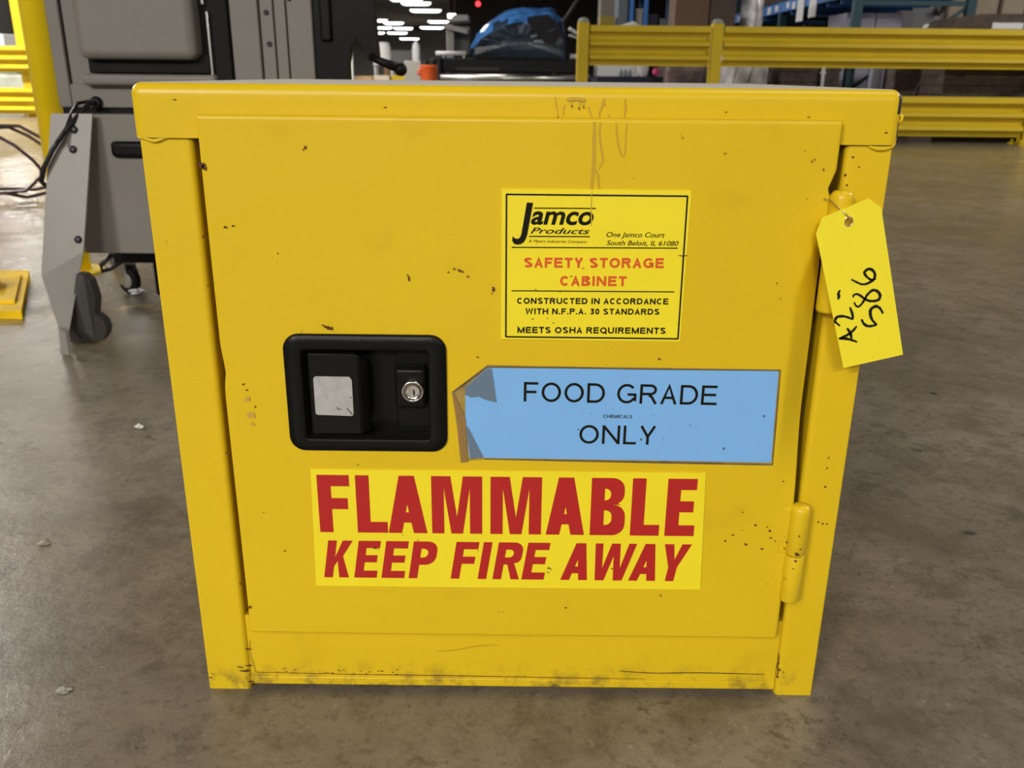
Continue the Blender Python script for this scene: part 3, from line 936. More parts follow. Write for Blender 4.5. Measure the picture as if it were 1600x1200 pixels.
for (xa, za), (xb, zb_) in (((-0.1480, 0.3010), (-0.1460, 0.2985)), ((-0.1395, 0.3005), (-0.1352, 0.2950)), ((-0.1450, 0.2998), (-0.1440, 0.2993)), ((-0.1365, 0.3190), (-0.1350, 0.3205)), ((-0.1362, 0.3105), (-0.1348, 0.3100))):
    ym = on_patch((xa + xb) / 2) - 0.0004
    b.prism([(xa, ym, za), (xb, ym, zb_), (xb + 0.0006, ym, zb_ + 0.0008), (xa + 0.0006, ym, za + 0.0006)], (0, 0.0003, 0), slot=1)
o = b.build('silver_sticker', [M['worn'], mat('scratched_patch', (0.13, 0.12, 0.10), 0.7)], latch)
o['label'] = 'worn silver rectangle, scratched at one lower corner'
b = MB()
b.box(-0.1000, -0.0712, 0.0005, 0.0062, 0.2722, 0.3492, bev=0.001)
b.box(-0.0995, -0.0728, -0.0135, 0.003, 0.2985, 0.3345, bev=0.004, seg=4)
b.build('lock_housing', M['latch'], latch)
b = MB()
lc = (-0.0840, -0.0130, 0.3155)
b.lathe([(0.0094, 0.0), (0.0096, 0.0035), (0.0092, 0.0050), (0.0080, 0.0056), (0.0074, 0.0050), (0.0074, 0.0046), (0.0040, 0.0048), (0.0, 0.0049)], lc, (0, -1, 0), seg=32, caps=False)
b.prism([(x, -0.0183, z) for x, z in ((-0.0832, 0.3118), (-0.0820, 0.3118), (-0.0818, 0.3150), (-0.0824, 0.3178), (-0.0834, 0.3178), (-0.0838, 0.3150))], (0, 0.0004, 0), slot=1)
o = b.build('lock_cylinder', [M['chrome'], M['brass_dark']], latch)
o['label'] = 'round chrome key lock'

# maker's label
b = MB()
YS = DY - 0.0012
b.prism([(x, YS, z) for x, z in ((-0.0106, 0.3608), (0.1362, 0.3604), (0.1361, 0.4824), (-0.0106, 0.4820))], (0, 0.0012, 0))
YM = YS - 0.00045
b.ribbon([(0.0592, 0.4815), (0.0590, 0.4700), (0.0596, 0.4600), (0.0598, 0.4540)], 0.0009, YM, slot=1)
b.ribbon([(0.1295, 0.4318), (0.1335, 0.4312), (0.1365, 0.4318)], 0.0008, YM, slot=2)
for x, z, r in ((0.0171, 0.4028, .0008), (0.0368, 0.4012, .0007), (0.0545, 0.4205, .0009), (0.0150, 0.3785, .0008), (0.032, 0.3752, .0009), (0.027, 0.379, .0006), (0.0452, 0.414, .0008)):
    b.blot(x, z, r, YM, slot=2, sx=1.5, sz=0.6)
lab = b.build('maker_label', [M['label_yellow'], mat('label_run', (0.55, 0.40, 0.02), 0.5), M['rust']], cab)
lab['label'] = 'square yellow maker label with black frame and red title'
YT = YS - 0.00025
b = MB()
def rule(mb, x0, z0, x1, z1, w, y=YT, slot=0):
    mb.poly([(x0, y, z0 - w / 2), (x1, y, z1 - w / 2), (x1, y, z1 + w / 2), (x0, y, z0 + w / 2)], slot)
def vrule(mb, x0, z0, x1, z1, w, y=YT, slot=0):
    mb.poly([(x0 - w / 2, y, z0), (x0 + w / 2, y, z0), (x1 + w / 2, y, z1), (x1 - w / 2, y, z1)], slot)
rule(b, -0.0072, 0.4779, 0.1336, 0.4779, 0.0013); rule(b, -0.0066, 0.3631, 0.1345, 0.3629, 0.0013)
vrule(b, -0.0066, 0.3628, -0.0069, 0.4783, 0.0013); vrule(b, 0.1342, 0.3626, 0.1333, 0.4783, 0.0013)
rule(b, 0.0146, 0.4676, 0.0628, 0.4678, 0.0009); rule(b, 0.0110, 0.4455, 0.0590, 0.4458, 0.0009)
rule(b, -0.0025, 0.4367, 0.1286, 0.4374, 0.0009); rule(b, -0.0024, 0.4016, 0.1285, 0.4021, 0.0009)
J = [(0.0089, 0.4718), (0.0139, 0.4717), (0.0127, 0.4650), (0.0112, 0.4560), (0.0097, 0.4470), (0.0086, 0.4435), (0.0070, 0.4409), (0.0048, 0.4394), (0.0022, 0.4388), (-0.0002, 0.4393), (-0.0016, 0.4407), (-0.0022, 0.4425), (-0.0018, 0.4456), (-0.0006, 0.4443), (0.0008, 0.4436), (0.0022, 0.4435), (0.0034, 0.4440), (0.0042, 0.4450), (0.0050, 0.4475), (0.0060, 0.4535)]
b.poly([(x, YT, z) for x, z in J])
put_text(b, 'amco', 0.0124, 0.0613, 0.4548, 0.4650, YT, bold=0.024, shear=0.22, ref='x')
put_text(b, 'Products', 0.0121, 0.0588, 0.4478, 0.4524, YT, bold=0.010, shear=0.35)
put_text(b, 'A Myers Industries Company', 0.0105, 0.0571, 0.4407, 0.4429, YT, shear=0.25)
put_text(b, 'One Jamco Court', 0.0720, 0.1178, 0.4457, 0.4496, YT, bold=0.008, shear=0.25)
put_text(b, 'South Beloit, IL 61080', 0.0723, 0.1290, 0.4392, 0.4430, YT, bold=0.008, shear=0.25)
put_strokes(b, 'CONSTRUCTED IN ACCORDANCE', 0.0022, 0.1243, 0.3909, 0.0050, 0.00112, YT, slope=0.006)
put_strokes(b, 'WITH N.F.P.A. 30 STANDARDS', 0.0091, 0.1177, 0.3823, 0.0050, 0.00112, YT, slope=0.006)
put_strokes(b, 'MEETS OSHA REQUIREMENTS', 0.0028, 0.1238, 0.3664, 0.0053, 0.00116, YT, slope=0.005)
b.build('black_lettering', M['label_black'], lab, fix=False)
b = MB()
put_strokes(b, 'SAFETY STORAGE', 0.0073, 0.1187, 0.4206, 0.0081, 0.00190, YT, slope=0.006)
put_strokes(b, 'CABINET', 0.0364, 0.0898, 0.4061, 0.0081, 0.00190, YT, slope=0.004)
b.build('red_lettering', M['label_orange'], lab, fix=False)
# blue paper sign held under clear tape, peeling at one end
b = MB()
tape = [(-0.0516, 0.3142), (-0.0439, 0.3203), (-0.0219, 0.3382), (0.0600, 0.3376), (0.1400, 0.3374), (0.2215, 0.3372), (0.2228, 0.3000), (0.2242, 0.2499), (0.1300, 0.2508), (0.0400, 0.2518), (-0.0245, 0.2528), (-0.0359, 0.2519), (-0.0442, 0.2500), (-0.0477, 0.2858)]
b.prism([(x, YS + 0.0002, z) for x, z in tape], (0, 0.0010, 0))
sign = b.build('taped_sign', M['tape'], cab)
sign['label'] = 'blue paper sign under dirty clear tape, one corner folded'
blue = [(-0.0219, 0.3360), (0.0600, 0.3362), (0.1400, 0.3361), (0.2196, 0.3360), (0.2210, 0.2900), (0.2222, 0.2530), (0.1000, 0.2540), (-0.0371, 0.2546), (-0.0404, 0.2895), (-0.0401, 0.3183)]
b = MB()
b.prism([(x, YS - 0.0002, z) for x, z in blue], (0, 0.0003, 0))
b.build('blue_paper', M['paper_blue'], sign)
YB = YS - 0.0005
b = MB()
put_strokes(b, 'FOOD GRADE', 0.0086, 0.1708, 0.3068, 0.0174, 0.00225, YB, slope=-0.009)
put_strokes(b, 'CHEMICALS', 0.0763, 0.1006, 0.2927, 0.0031, 0.00055, YB)
put_strokes(b, 'ONLY', 0.0564, 0.1217, 0.2690, 0.0172, 0.00225, YB, slope=-0.006)
b.build('lettering', M['label_black'], sign, fix=False)
b = MB()
b.prism([(x, YB - 0.0003, z) for x, z in ((-0.0219, 0.3358), (-0.0181, 0.3355), (-0.0160, 0.322), (-0.0138, 0.3055), (-0.0236, 0.3081), (-0.0287, 0.3107), (-0.0355, 0.3098), (-0.0402, 0.3124), (-0.0401, 0.3183))], (0, 0.0002, 0))
o = b.build('tape_fold', M['tape_fold'], sign)
b = MB()
b.prism([(x, YB - 0.0003, z) for x, z in ((-0.04, 0.2849), (-0.037, 0.2812), (-0.0249, 0.2550), (-0.0363, 0.2534))], (0, 0.0002, 0))
o = b.build('tape_fold', M['tape_fold'], sign)
b = MB()
b.prism([(x, YB - 0.0006, z) for x, z in ((-0.0512, 0.3141), (-0.0491, 0.3114), (-0.0399, 0.2905), (-0.0393, 0.2558), (-0.0385, 0.251), (-0.0446, 0.25), (-0.0477, 0.2858))], (0, 0.0002, 0))
b.build('peeled_strip', M['tape_amber'], sign)
b = MB()
for run, w in (([(-0.0505, 0.3145), (-0.0219, 0.3371)], .0014), ([(-0.0219, 0.3370), (0.03, 0.3372), (0.10, 0.3367), (0.2205, 0.3366)], .0012), ([(0.2207, 0.3366), (0.2234, 0.2510)], .0008), ([(-0.0245, 0.2537), (0.06, 0.2530), (0.14, 0.2522), (0.2235, 0.2514)], .0013)):
    b.ribbon(run, w, YB - 0.0002)
for x, z, r in ((0.0555, 0.2820, .0010), (0.1090, 0.2735, .0013), (0.1500, 0.2870, .0008), (0.1800, 0.2660, .0014), (0.2115, 0.2960, .0012), (0.0660, 0.2965, .0006), (0.118, 0.2955, .0006), (0.128, 0.2745, .0006)):
    b.blot(x, z, r, YB - 0.0003)
b.build('grime', M['tape_edge'], sign, fix=False)

# red on yellow flammability label
b = MB()
b.prism([(x, YS, z) for x, z in ((-0.1772, 0.1256), (0.1718, 0.1260), (0.1670, 0.2426), (-0.1747, 0.2421))], (0, 0.0012, 0))
for x, z, r, q in ((-0.1215, 0.1655, .0014, 1.6), (-0.1195, 0.1640, .0009, 1), (-0.0835, 0.1740, .0010, 1), (0.0180, 0.2060, .0013, .7), (0.0055, 0.1845, .0010, 1.3), (0.0335, 0.1468, .0012, 2), (0.0355, 0.1455, .0008, 1), (0.0330, 0.1425, .0009, 1.5), (0.0560, 0.1475, .0010, 1.4), (0.0640, 0.1620, .0010, .6), (0.0905, 0.1470, .0009, 1.6), (0.1390, 0.1830, .0007, 1), (-0.0970, 0.1790, .0007, 1), (0.118, 0.158, .0007, 1.2), (-0.03, 0.164, .0007, 1.5)):
    b.blot(x, z, r, YM, slot=1, sx=q, sz=0.8)
warn = b.build('warning_label', [M['label_yellow'], M['rust']], cab)
warn['label'] = 'wide bright yellow label with red warning text'
b = MB()
put_glyphs(b, [('F', -0.1700, -0.1420), ('L', -0.1366, -0.1098), ('A', -0.1093, -0.0748), ('M', -0.0706, -0.0262), ('M', -0.0190, 0.0258), ('A', 0.0300, 0.0640), ('B', 0.0690, 0.0994), ('L', 0.1046, 0.1302), ('E', 0.1352, 0.1612)], 0.1808, 0.0560, 0.0118, 0.0108, YT)
hk = 0.0378
put_glyphs(b, [('K', -0.1694, -0.1470), ('E', -0.1422, -0.1220), ('E', -0.1176, -0.0970), ('P', -0.0930, -0.0708), ('F', -0.0550, -0.0345), ('I', -0.0306, -0.0228), ('R', -0.0172, 0.0064), ('E', 0.0090, 0.0292), ('A', 0.0442, 0.0684), ('W', 0.0690, 0.1060), ('A', 0.1056, 0.1300), ('Y', 0.1305, 0.1548)], 0.1347, hk, 0.0078, 0.0074, YT, shear=0.155)
b.build('lettering', M['label_red'], warn, fix=False)
# ------------------------------------------------------------------ the lot tag wired to the upper hinge
TY = -0.0300
tg = thing('hang_tag', 'bright yellow card tag with black handwriting, wired to the upper cabinet hinge', 'tag', (0.27, TY, 0.345))
cu = bpy.data.curves.new('c', 'CURVE')
cu.dimensions = '2D'
cu.fill_mode = 'BOTH'
hole = [(0.2546 + 0.0029 * math.cos(math.radians(a)), 0.4622 + 0.0037 * math.sin(math.radians(a))) for a in range(0, 360, 20)]
for loop_ in ([(0.2309, 0.4527), (0.2342, 0.4649), (0.2672, 0.4797), (0.2778, 0.4731), (0.3128, 0.3563), (0.2666, 0.3444)], hole):
    sp_ = cu.splines.new('POLY')
    sp_.points.add(len(loop_) - 1)
    for p, (x, z) in zip(sp_.points, loop_):
        p.co = (x, z, 0, 1)
    sp_.use_cyclic_u = True
me = curve_to_mesh(cu)
b = MB()
for yy in (TY, TY + 0.0004):
    vv = [b.bm.verts.new((v.co.x, yy, v.co.y)) for v in me.vertices]
    for p in me.polygons:
        b.bm.faces.new([vv[i] for i in p.vertices])
b.build('card', M['tag'], tg)
b = MB()
STROKES = [[(0.2595, 0.3691), (0.2624, 0.3704), (0.2668, 0.3729), (0.2698, 0.3758), (0.2723, 0.3797)], [(0.2595, 0.3691), (0.2646, 0.3692), (0.2695, 0.3682), (0.2745, 0.3665)], [(0.2648, 0.3779), (0.2676, 0.3744), (0.2689, 0.3716), (0.2694, 0.3691)],
    [(0.2591, 0.3796), (0.255, 0.3827), (0.2544, 0.3844), (0.2558, 0.3869), (0.2594, 0.3876), (0.2635, 0.387), (0.2684, 0.3851)], [(0.2684, 0.3851), (0.2676, 0.3891), (0.2648, 0.395)],
    [(0.2552, 0.4086), (0.2542, 0.4062), (0.2549, 0.4035), (0.2546, 0.4011)],
    [(0.2753, 0.3853), (0.2774, 0.3819), (0.2808, 0.3798), (0.2845, 0.38), (0.2881, 0.3809)], [(0.2881, 0.3809), (0.2842, 0.3844), (0.2819, 0.3886), (0.2813, 0.3927), (0.2827, 0.3948), (0.2852, 0.3959), (0.2884, 0.3945), (0.2916, 0.3901)],
    [(0.2676, 0.3991), (0.2689, 0.3967), (0.2711, 0.3955), (0.2735, 0.3975), (0.2753, 0.4013), (0.2771, 0.4054), (0.28, 0.4085), (0.2826, 0.4089), (0.2855, 0.4072), (0.2871, 0.4045), (0.2867, 0.4018), (0.2842, 0.4004), (0.2792, 0.4003), (0.2749, 0.4023), (0.2712, 0.4047), (0.2684, 0.4057), (0.2662, 0.4046), (0.2664, 0.4029)],
    [(0.2627, 0.4173), (0.2663, 0.4156), (0.2712, 0.4136), (0.2752, 0.414), (0.2792, 0.4164), (0.2808, 0.4201), (0.2795, 0.4235), (0.2768, 0.4255), (0.2742, 0.4253), (0.2722, 0.4231), (0.2736, 0.4204), (0.2766, 0.418), (0.2791, 0.417), (0.2819, 0.418)]]
for i, st in enumerate(STROKES):
    b.ribbon(st, 0.0023 if i != 7 else 0.0026, TY - 0.0002)
b.build('handwriting', M['ink'], tg, fix=False)
b = MB()
b.tube([(x + (x - 0.2546) * 0.05, TY - 0.0002, z) for x, z in hole], 0.0005, seg=6, closed=True)
b.build('eyelet', M['wire'], tg)
b = MB()
b.tube([(0.2543, TY + 0.0015, 0.4635), (0.2530, TY - 0.0018, 0.4662), (0.2495, TY - 0.0012, 0.4690), (0.2470, -0.0240, 0.4716), (0.2452, -0.0170, 0.4738), (0.2446, -0.0120, 0.4765)], 0.00045, seg=6)
b.tube([(0.2548, TY + 0.0015, 0.4638), (0.2522, TY - 0.0022, 0.4672), (0.2492, TY - 0.0006, 0.4693), (0.2464, -0.0245, 0.4722), (0.2440, -0.0190, 0.4755), (0.2415, -0.0160, 0.4768), (0.2385, -0.0150, 0.4772)], 0.00045, seg=6)
b.build('wire', M['wire'], tg)

# ------------------------------------------------------------------ grey machine standing behind the cabinet
mc = thing('floor_machine', 'grey sheet metal machine on splayed legs, standing behind the cabinet beside the yellow pole', 'machine', (-0.75, 1.5, 0))
b = MB()
b.box(-0.992, -0.36, 1.30, 1.72, 0.167, 0.474, bev=0.003)
b.build('lower_panel', M['grey_sheet'], mc)
b = MB()
b.box(-1.028, -0.9985, 1.358, 1.75, 0.486, 1.30, bev=0.003)
b.box(-0.9955, -0.446, 1.366, 1.40, 0.486, 1.30, bev=0.002)
b.box(-0.9955, -0.60, 1.40, 1.75, 0.486, 1.30, bev=0.002)
b.box(-1.022, -0.46, 1.36, 1.70, 0.468, 0.489, slot=1)
b.box(-0.9955, -0.67, 1.352, 1.37, 0.486, 0.536, bev=0.003)
b.build('housing', [M['grey_sheet'], M['black']], mc)
b = MB()
b.box(-0.944, -0.690, 1.300, 1.372, 0.588, 1.12, bev=0.018, seg=5)
b.build('access_door', M['grey_sheet'], mc)
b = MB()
b.box(-0.940, -0.672, 1.336, 1.368, 0.559, 0.600, bev=0.004)  # black band stands in for the shade under the access door
b.box(-0.700, -0.628, 1.350, 1.368, 0.530, 1.12, bev=0.004)  # black strip stands in for the shaded recess beside the door
b.build('shade_band', M['rubber_and_shade'], mc)
b = MB()
b.box(-0.955, -0.66, 1.325, 1.362, 0.534, 0.558, bev=0.008, seg=4)
b.build('ledge', M['grey_sheet'], mc)
b = MB()
b.box(-0.674, -0.667, 1.340, 1.352, 0.535, 0.688, bev=0.002)  # thin bright bars drawn in place of a vertical glint
b.box(-0.682, -0.674, 1.340, 1.352, 0.700, 0.80, bev=0.002)
b.build('glint_bar', M['steel'], mc)
b = MB()
b.box(-0.625, -0.563, 1.352, 1.37, 0.490, 1.28, bev=0.003)
b.box(-0.5585, -0.5305, 1.352, 1.37, 0.490, 1.28, bev=0.002)
b.box(-0.528, -0.5035, 1.353, 1.37, 0.490, 1.28, bev=0.002)
b.box(-0.501, -0.446, 1.352, 1.37, 0.490, 1.28, bev=0.003)
b.build('front_strip', M['grey_sheet'], mc)
for (x, z) in ((-0.5445, 0.687), (-0.5425, 0.623), (-0.493, 0.7155)):
    MB().lathe([(0.0058, 0), (0.0058, 0.002), (0.0045, 0.0032), (0.0028, 0.0028), (0.0, 0.0015)], (x, 1.352, z), (0, -1, 0), seg=16, caps=False).build('screw', M['bolt'], mc)
b = MB()
b.prism([(x, 1.36, z) for x, z in ((-0.444, 0.30), (-0.375, 0.30), (-0.374, 0.585), (-0.368, 0.618), (-0.352, 0.640), (-0.352, 1.0), (-0.444, 1.0))], (0, 0.04, 0))
b.box(-0.43, -0.405, 1.35, 1.362, 0.63, 0.73, bev=0.005)
b.build('black_column', M['black'], mc)
b = MB()
b.prism([(x, 1.345, z) for x, z in ((-0.352, 0.640), (-0.330, 0.612), (-0.328, 0.590), (-0.306, 0.592), (-0.310, 0.660), (-0.312, 0.76), (-0.352, 0.76))], (0, 0.05, 0))
b.tube([(-0.320, 1.34, 0.600), (-0.300, 1.335, 0.590), (-0.262, 1.33, 0.577)], [0.008, 0.0085, 0.0105], seg=14)
h = b.build('crank_handle', M['black'], mc)
b = MB()
prof = [(0.0140 * math.sin(math.radians(a)), -0.0140 * math.cos(math.radians(a))) for a in range(0, 181, 15)]
b.lathe(prof, (-0.254, 1.33, 0.573), (1, 0, -0.2), seg=20, caps=False)
b.build('knob', M['black'], h)
# near leg: bent plate with a tapered shin, bolts, toe plate and a rounded gusset
b = MB()
def slab(mb, quad, n, slot=0):
    mb.prism(quad, n, slot)
ly = lambda z: 1.20 + (z - 0.16) * 0.25
La, Lb, Lc, Ld = Vector((-1.010, ly(0.476), 0.476)), Vector((-0.920, ly(0.476), 0.476)), Vector((-0.9500, ly(0.188), 0.188)), Vector((-1.045, ly(0.137), 0.137))
slab(b, [La, Lb, Lc, Ld], (0, 0.006, -0.002))
Le = Vector((-0.962, 1.085, 0.026))
nrm = (Lc - Ld).cross(Le - Ld)
Lf = Vector((-0.950, 0, 0.026))
Lf.y = Ld.y - (nrm.x * (Lf.x - Ld.x) + nrm.z * (Lf.z - Ld.z)) / nrm.y
slab(b, [Ld, Lc, Lf, Le], (0, 0.006, 0.004))
leg = b.build('leg', M['grey_light'], mc)
for p in ((-0.9605, ly(0.443), 0.4430), (-0.9640, ly(0.402), 0.4020), (-0.9600, ly(0.214), 0.2140)):
    MB().lathe([(0.0085, 0), (0.0085, 0.002), (0.0070, 0.0045), (0.0035, 0.0058), (0.0, 0.006)], p, (0, -1, 0.28), seg=16, caps=False).build('bolt', M['bolt'], leg)
b = MB()
b.prism([(-0.9640, 1.080, 0.050), (-0.9470, 1.072, 0.042), (-0.9330, 1.045, 0.002), (-0.9530, 1.050, 0.002)], (0.001, 0.012, 0.0))
b.build('toe_plate', M['grey_light'], leg)
b = MB()
g = [(-0.9640, 0.050), (-0.9470, 0.150), (-0.9320, 0.148), (-0.9200, 0.135), (-0.9130, 0.095), (-0.9090, 0.066), (-0.9000, 0.060), (-0.8910, 0.050), (-0.8880, 0.036), (-0.8920, 0.020), (-0.9010, 0.008), (-0.9180, 0.006), (-0.9380, 0.003), (-0.9780, 0.003)]
b.prism([(x, 1.132 if z < 0.08 else 1.155, z) for x, z in g], (0, 0.030, 0))
b.build('gusset', M['grey_dark'], leg)
# underside: dark frame, castor and electrics
b = MB()
b.box(-0.985, -0.42, 1.42, 1.70, 0.120, 0.168, bev=0.003)
b.box(-0.925, -0.60, 1.50, 1.66, 0.018, 0.125, bev=0.006)
b.build('underframe', M['black'], mc)
b = MB()
b.lathe([(0.010, -0.011), (0.030, -0.011), (0.036, -0.006), (0.036, 0.006), (0.030, 0.011), (0.010, 0.011)], (-1.033, 1.60, 0.036), (0.45, 0.89, 0), seg=28)
b.lathe([(0.012, -0.0125), (0.021, -0.0118), (0.021, 0.0118), (0.012, 0.0125)], (-1.033, 1.60, 0.036), (0.45, 0.89, 0), seg=20, slot=1)
cst = b.build('castor', [M['rubber_and_shade'], M['cap_grey']], mc)
b = MB()
for s_ in (-1, 1):
    q = Vector((0.45, 0.89, 0)).normalized() * 0.016 * s_
    b.prism([Vector((-1.045, 1.594, 0.028)) + q, Vector((-1.020, 1.607, 0.028)) + q, Vector((-1.030, 1.60, 0.092)) + q, Vector((-1.062, 1.59, 0.092)) + q], Vector((0.45, 0.89, 0)).normalized() * 0.003)
b.box(-1.070, -0.985, 1.575, 1.625, 0.090, 0.122, bev=0.003)
b.build('fork', M['steel'], cst)
b = MB()
b.tube([(-1.05, 1.56, 0.115), (-1.08, 1.55, 0.085), (-1.078, 1.55, 0.07), (-1.06, 1.56, 0.075), (-1.02, 1.56, 0.10)], 0.006, seg=8)
b.build('hose', M['cable'], mc)
b = MB()
b.box(-0.895, -0.78, 1.288, 1.302, 0.383, 0.418, bev=0.010, seg=4)
b.build('grip', M['black'], mc)
b = MB()
b.lathe([(0.014, 0), (0.014, 0.012), (0.010, 0.020)], (-0.940, 1.36, 0.497), (0, -1, 0), seg=16)
b.tube([(-0.940, 1.345, 0.497), (-0.940, 1.318, 0.497), (-0.950, 1.285, 0.476), (-0.975, 1.258, 0.440), (-1.002, 1.245, 0.402), (-1.022, 1.238, 0.366), (-1.034, 1.240, 0.335), (-1.033, 1.265, 0.315), (-1.015, 1.30, 0.305), (-0.99, 1.33, 0.30)], 0.0052, seg=10)
b.tube([(-0.955, 1.355, 0.500), (-0.962, 1.31, 0.497), (-0.965, 1.285, 0.480), (-0.973, 1.262, 0.446), (-0.985, 1.235, 0.418)], 0.0038, seg=8)
b.build('power_cord', M['cable'], mc)

# ------------------------------------------------------------------ yellow pole and cable behind the machine
po = thing('pole', 'bright yellow round steel pole behind the grey machine', 'pole', (-1.302, 1.86, 0))
MB().lathe([(0.0405, 0.008), (0.0405, 2.3), (0.036, 2.32), (0.0, 2.325)], (-1.302, 1.86, 0), seg=32).build('tube', M['pole_yellow'], po)
b = MB()
b.lathe([(0.075, 0.0), (0.075, 0.008)], (-1.302, 1.86, 0), seg=28)
b.build('base_flange', M['pole_yellow'], po)

b = MB()
def at33(pts):
    return [(x, y, z) for x, y, z in pts]
b.tube([(-3.0, 3.30, 0.05), (-2.9, 3.25, 0.16), (-2.65, 3.2, 0.29), (-2.40, 3.25, 0.335), (-2.27, 3.3, 0.331), (-2.188, 3.3, 0.330), (-2.104, 3.32, 0.276), (-2.04, 3.34, 0.21), (-2.02, 3.36, 0.12), (-2.06, 3.38, 0.06), (-2.12, 3.38, 0.040), (-2.24, 3.36, 0.012), (-2.31, 3.34, 0.03), (-2.45, 3.3, 0.055), (-2.8, 3.3, 0.05), (-3.0, 3.30, 0.05)], 0.0075, seg=8)
b.tube([(-2.95, 3.36, 0.08), (-2.8, 3.36, 0.22), (-2.55, 3.36, 0.30), (-2.27, 3.36, 0.322), (-2.187, 3.36, 0.284), (-2.10, 3.38, 0.215), (-2.02, 3.38, 0.13), (-2.06, 3.40, 0.08), (-2.12, 3.40, 0.062), (-2.21, 3.38, 0.045), (-2.324, 3.36, 0.050), (-2.6, 3.36, 0.045), (-2.95, 3.36, 0.08)], 0.0075, seg=8)
b.tube([(-2.92, 3.22, 0.06), (-2.7, 3.22, 0.25), (-2.45, 3.22, 0.325), (-2.27, 3.22, 0.305), (-2.187, 3.24, 0.250), (-2.128, 3.26, 0.185), (-2.112, 3.28, 0.145), (-2.13, 3.30, 0.11), (-2.209, 3.30, 0.048), (-2.45, 3.26, 0.03), (-2.75, 3.22, 0.02), (-2.92, 3.22, 0.06)], 0.0075, seg=8)
tag(b.build('cable_coil', M['cable_red']), 'loose coil of thin dark maroon cable on the bright floor beyond the yellow pole', 'cable')

b = MB()
b.prism([(-1.60, 1.300, 0.0), (-1.182, 1.330, 0.0), (-1.40, 1.78, 0.0), (-1.80, 1.78, 0.0)], (0, 0, 0.020))
b.prism([(-1.60, 1.37, 0.020), (-1.235, 1.40, 0.020), (-1.385, 1.71, 0.020), (-1.74, 1.71, 0.020)], (0, 0, 0.006))
b.prism([(-1.66, 1.50, 0.026), (-1.33, 1.50, 0.026), (-1.38, 1.60, 0.026), (-1.68, 1.60, 0.026)], (0, 0.0, 0.022))
tag(b.build('steel_wedge', M['block_yellow']), 'low yellow steel block with raised ridge lying on the floor past the machine leg', 'block')

# ------------------------------------------------------------------ yellow guard rails
def rail_profile(z0, z1, out, t=0.004):
    h = z1 - z0
    front = [(0.0, 1.0), (0.05, 0.985), (0.055, 0.84), (0.0, 0.80), (0.0, 0.66), (0.05, 0.59), (0.055, 0.50), (0.0, 0.46), (0.0, 0.32), (0.05, 0.25), (0.055, 0.16), (0.0, 0.12), (0.0, 0.0)]
    return [(-d * out, z0 + q * h) for d, q in front]
def rail_mesh(x0, x1, y, z0, z1, name, parent, out=1.0):
    P = rail_profile(z0, z1, out)
    ring = [(yy, zz) for yy, zz in P] + [(yy + 0.005, zz) for yy, zz in P[::-1]]
    b = MB()
    b.loft([[(x0, y + yy, zz) for yy, zz in ring], [(x1, y + yy, zz) for yy, zz in ring]], smooth=False)
    return b.build(name, M['rail_yellow'], parent)
def post_mesh(x, y, h, parent, w=0.10, cap=True):
    b = MB()
    b.box(x - w / 2, x + w / 2, y - w / 2, y + w / 2, 0.012, h, bev=0.006)
    b.box(x - w, x + w, y - w, y + w, 0.0, 0.012)
    for sx_ in (-1, 1):
        for sy_ in (-1, 1):
            b.lathe([(0.012, 0), (0.012, 0.03)], (x + sx_ * 0.075, y + sy_ * 0.075, 0.01), seg=8)
    p = b.build('post', M['rail_yellow'], parent)
    if cap:
        b = MB()
        b.lathe([(w * .50, 0.0), (w * .50, 0.012), (w * .40, 0.030), (w * .2, 0.040), (0.0, 0.042)], (x, y, h), seg=20)
        b.build('cap', M['cap_grey'], p)
    return p
gr = thing('guard_rail', 'long yellow double guard rail with capped posts in front of the pallet rack', 'guard rail', (2.6, 7.7, 0))
for x in (0.585, 1.775, 4.69, 7.6):
    post_mesh(x, 7.70, 1.005, gr)
for x0, x1 in ((0.645, 1.715), (1.835, 4.63), (4.75, 7.54)):
    rail_mesh(x0, x1, 7.70, 0.648, 0.985, 'rail', gr)
    rail_mesh(x0, x1, 7.70, 0.064, 0.412, 'rail', gr)
gl = thing('guard_rail', 'yellow corrugated guard rail with a tall post, at the frame edge beyond the cable coil', 'guard rail', (-7.0, 10.7, 0))
post_mesh(-6.075, 10.82, 2.4, gl, w=0.115, cap=False)
post_mesh(-8.8, 10.82, 1.0, gl)
rail_mesh(-10.4, -4.4, 10.70, 0.528, 0.835, 'rail', gl)
rail_mesh(-10.4, -4.4, 10.70, 0.040, 0.350, 'rail', gl)
post_mesh(-4.35, 10.78, 0.95, gl)

# ------------------------------------------------------------------ wrapped machine, roller bed and orange bin beyond the cabinet
rb = thing('roller_bed', 'long black roller machine with bright steel bars, under the blue wrapped load', 'machine', (0, 10.2, 0))
b = MB()
b.box(-0.86, 0.80, 9.95, 10.9, 0.585, 0.735, bev=0.01)
b.box(-0.80, 0.78, 10.05, 10.8, 0.0, 0.45, bev=0.01)
b.box(-0.70, -0.2, 9.93, 9.96, 0.60, 0.64, slot=1)
b.build('bed', [M['machine_black'], M['grey_dark']], rb)
b = MB()
b.tube([(-0.87, 9.86, 0.525), (0.82, 9.86, 0.525)], 0.042, seg=20)
b.build('front_roller', M['steel'], rb)
b = MB()
b.box(-0.90, -0.862, 9.84, 10.6, 0.0, 0.735, bev=0.01)
b.box(-0.98, -0.90, 9.95, 10.1, 0.66, 0.735, bev=0.02)
b.build('end_bracket', M['machine_black'], rb)
fr = thing('support_stand', 'pale angled steel frame standing beside the blue wrapped load on the black roller machine', 'frame', (-0.7, 10.3, 0.735))
b = MB()
b.tube([(-0.92, 9.88, 0.782), (-0.58, 9.88, 0.785)], 0.022, seg=14)
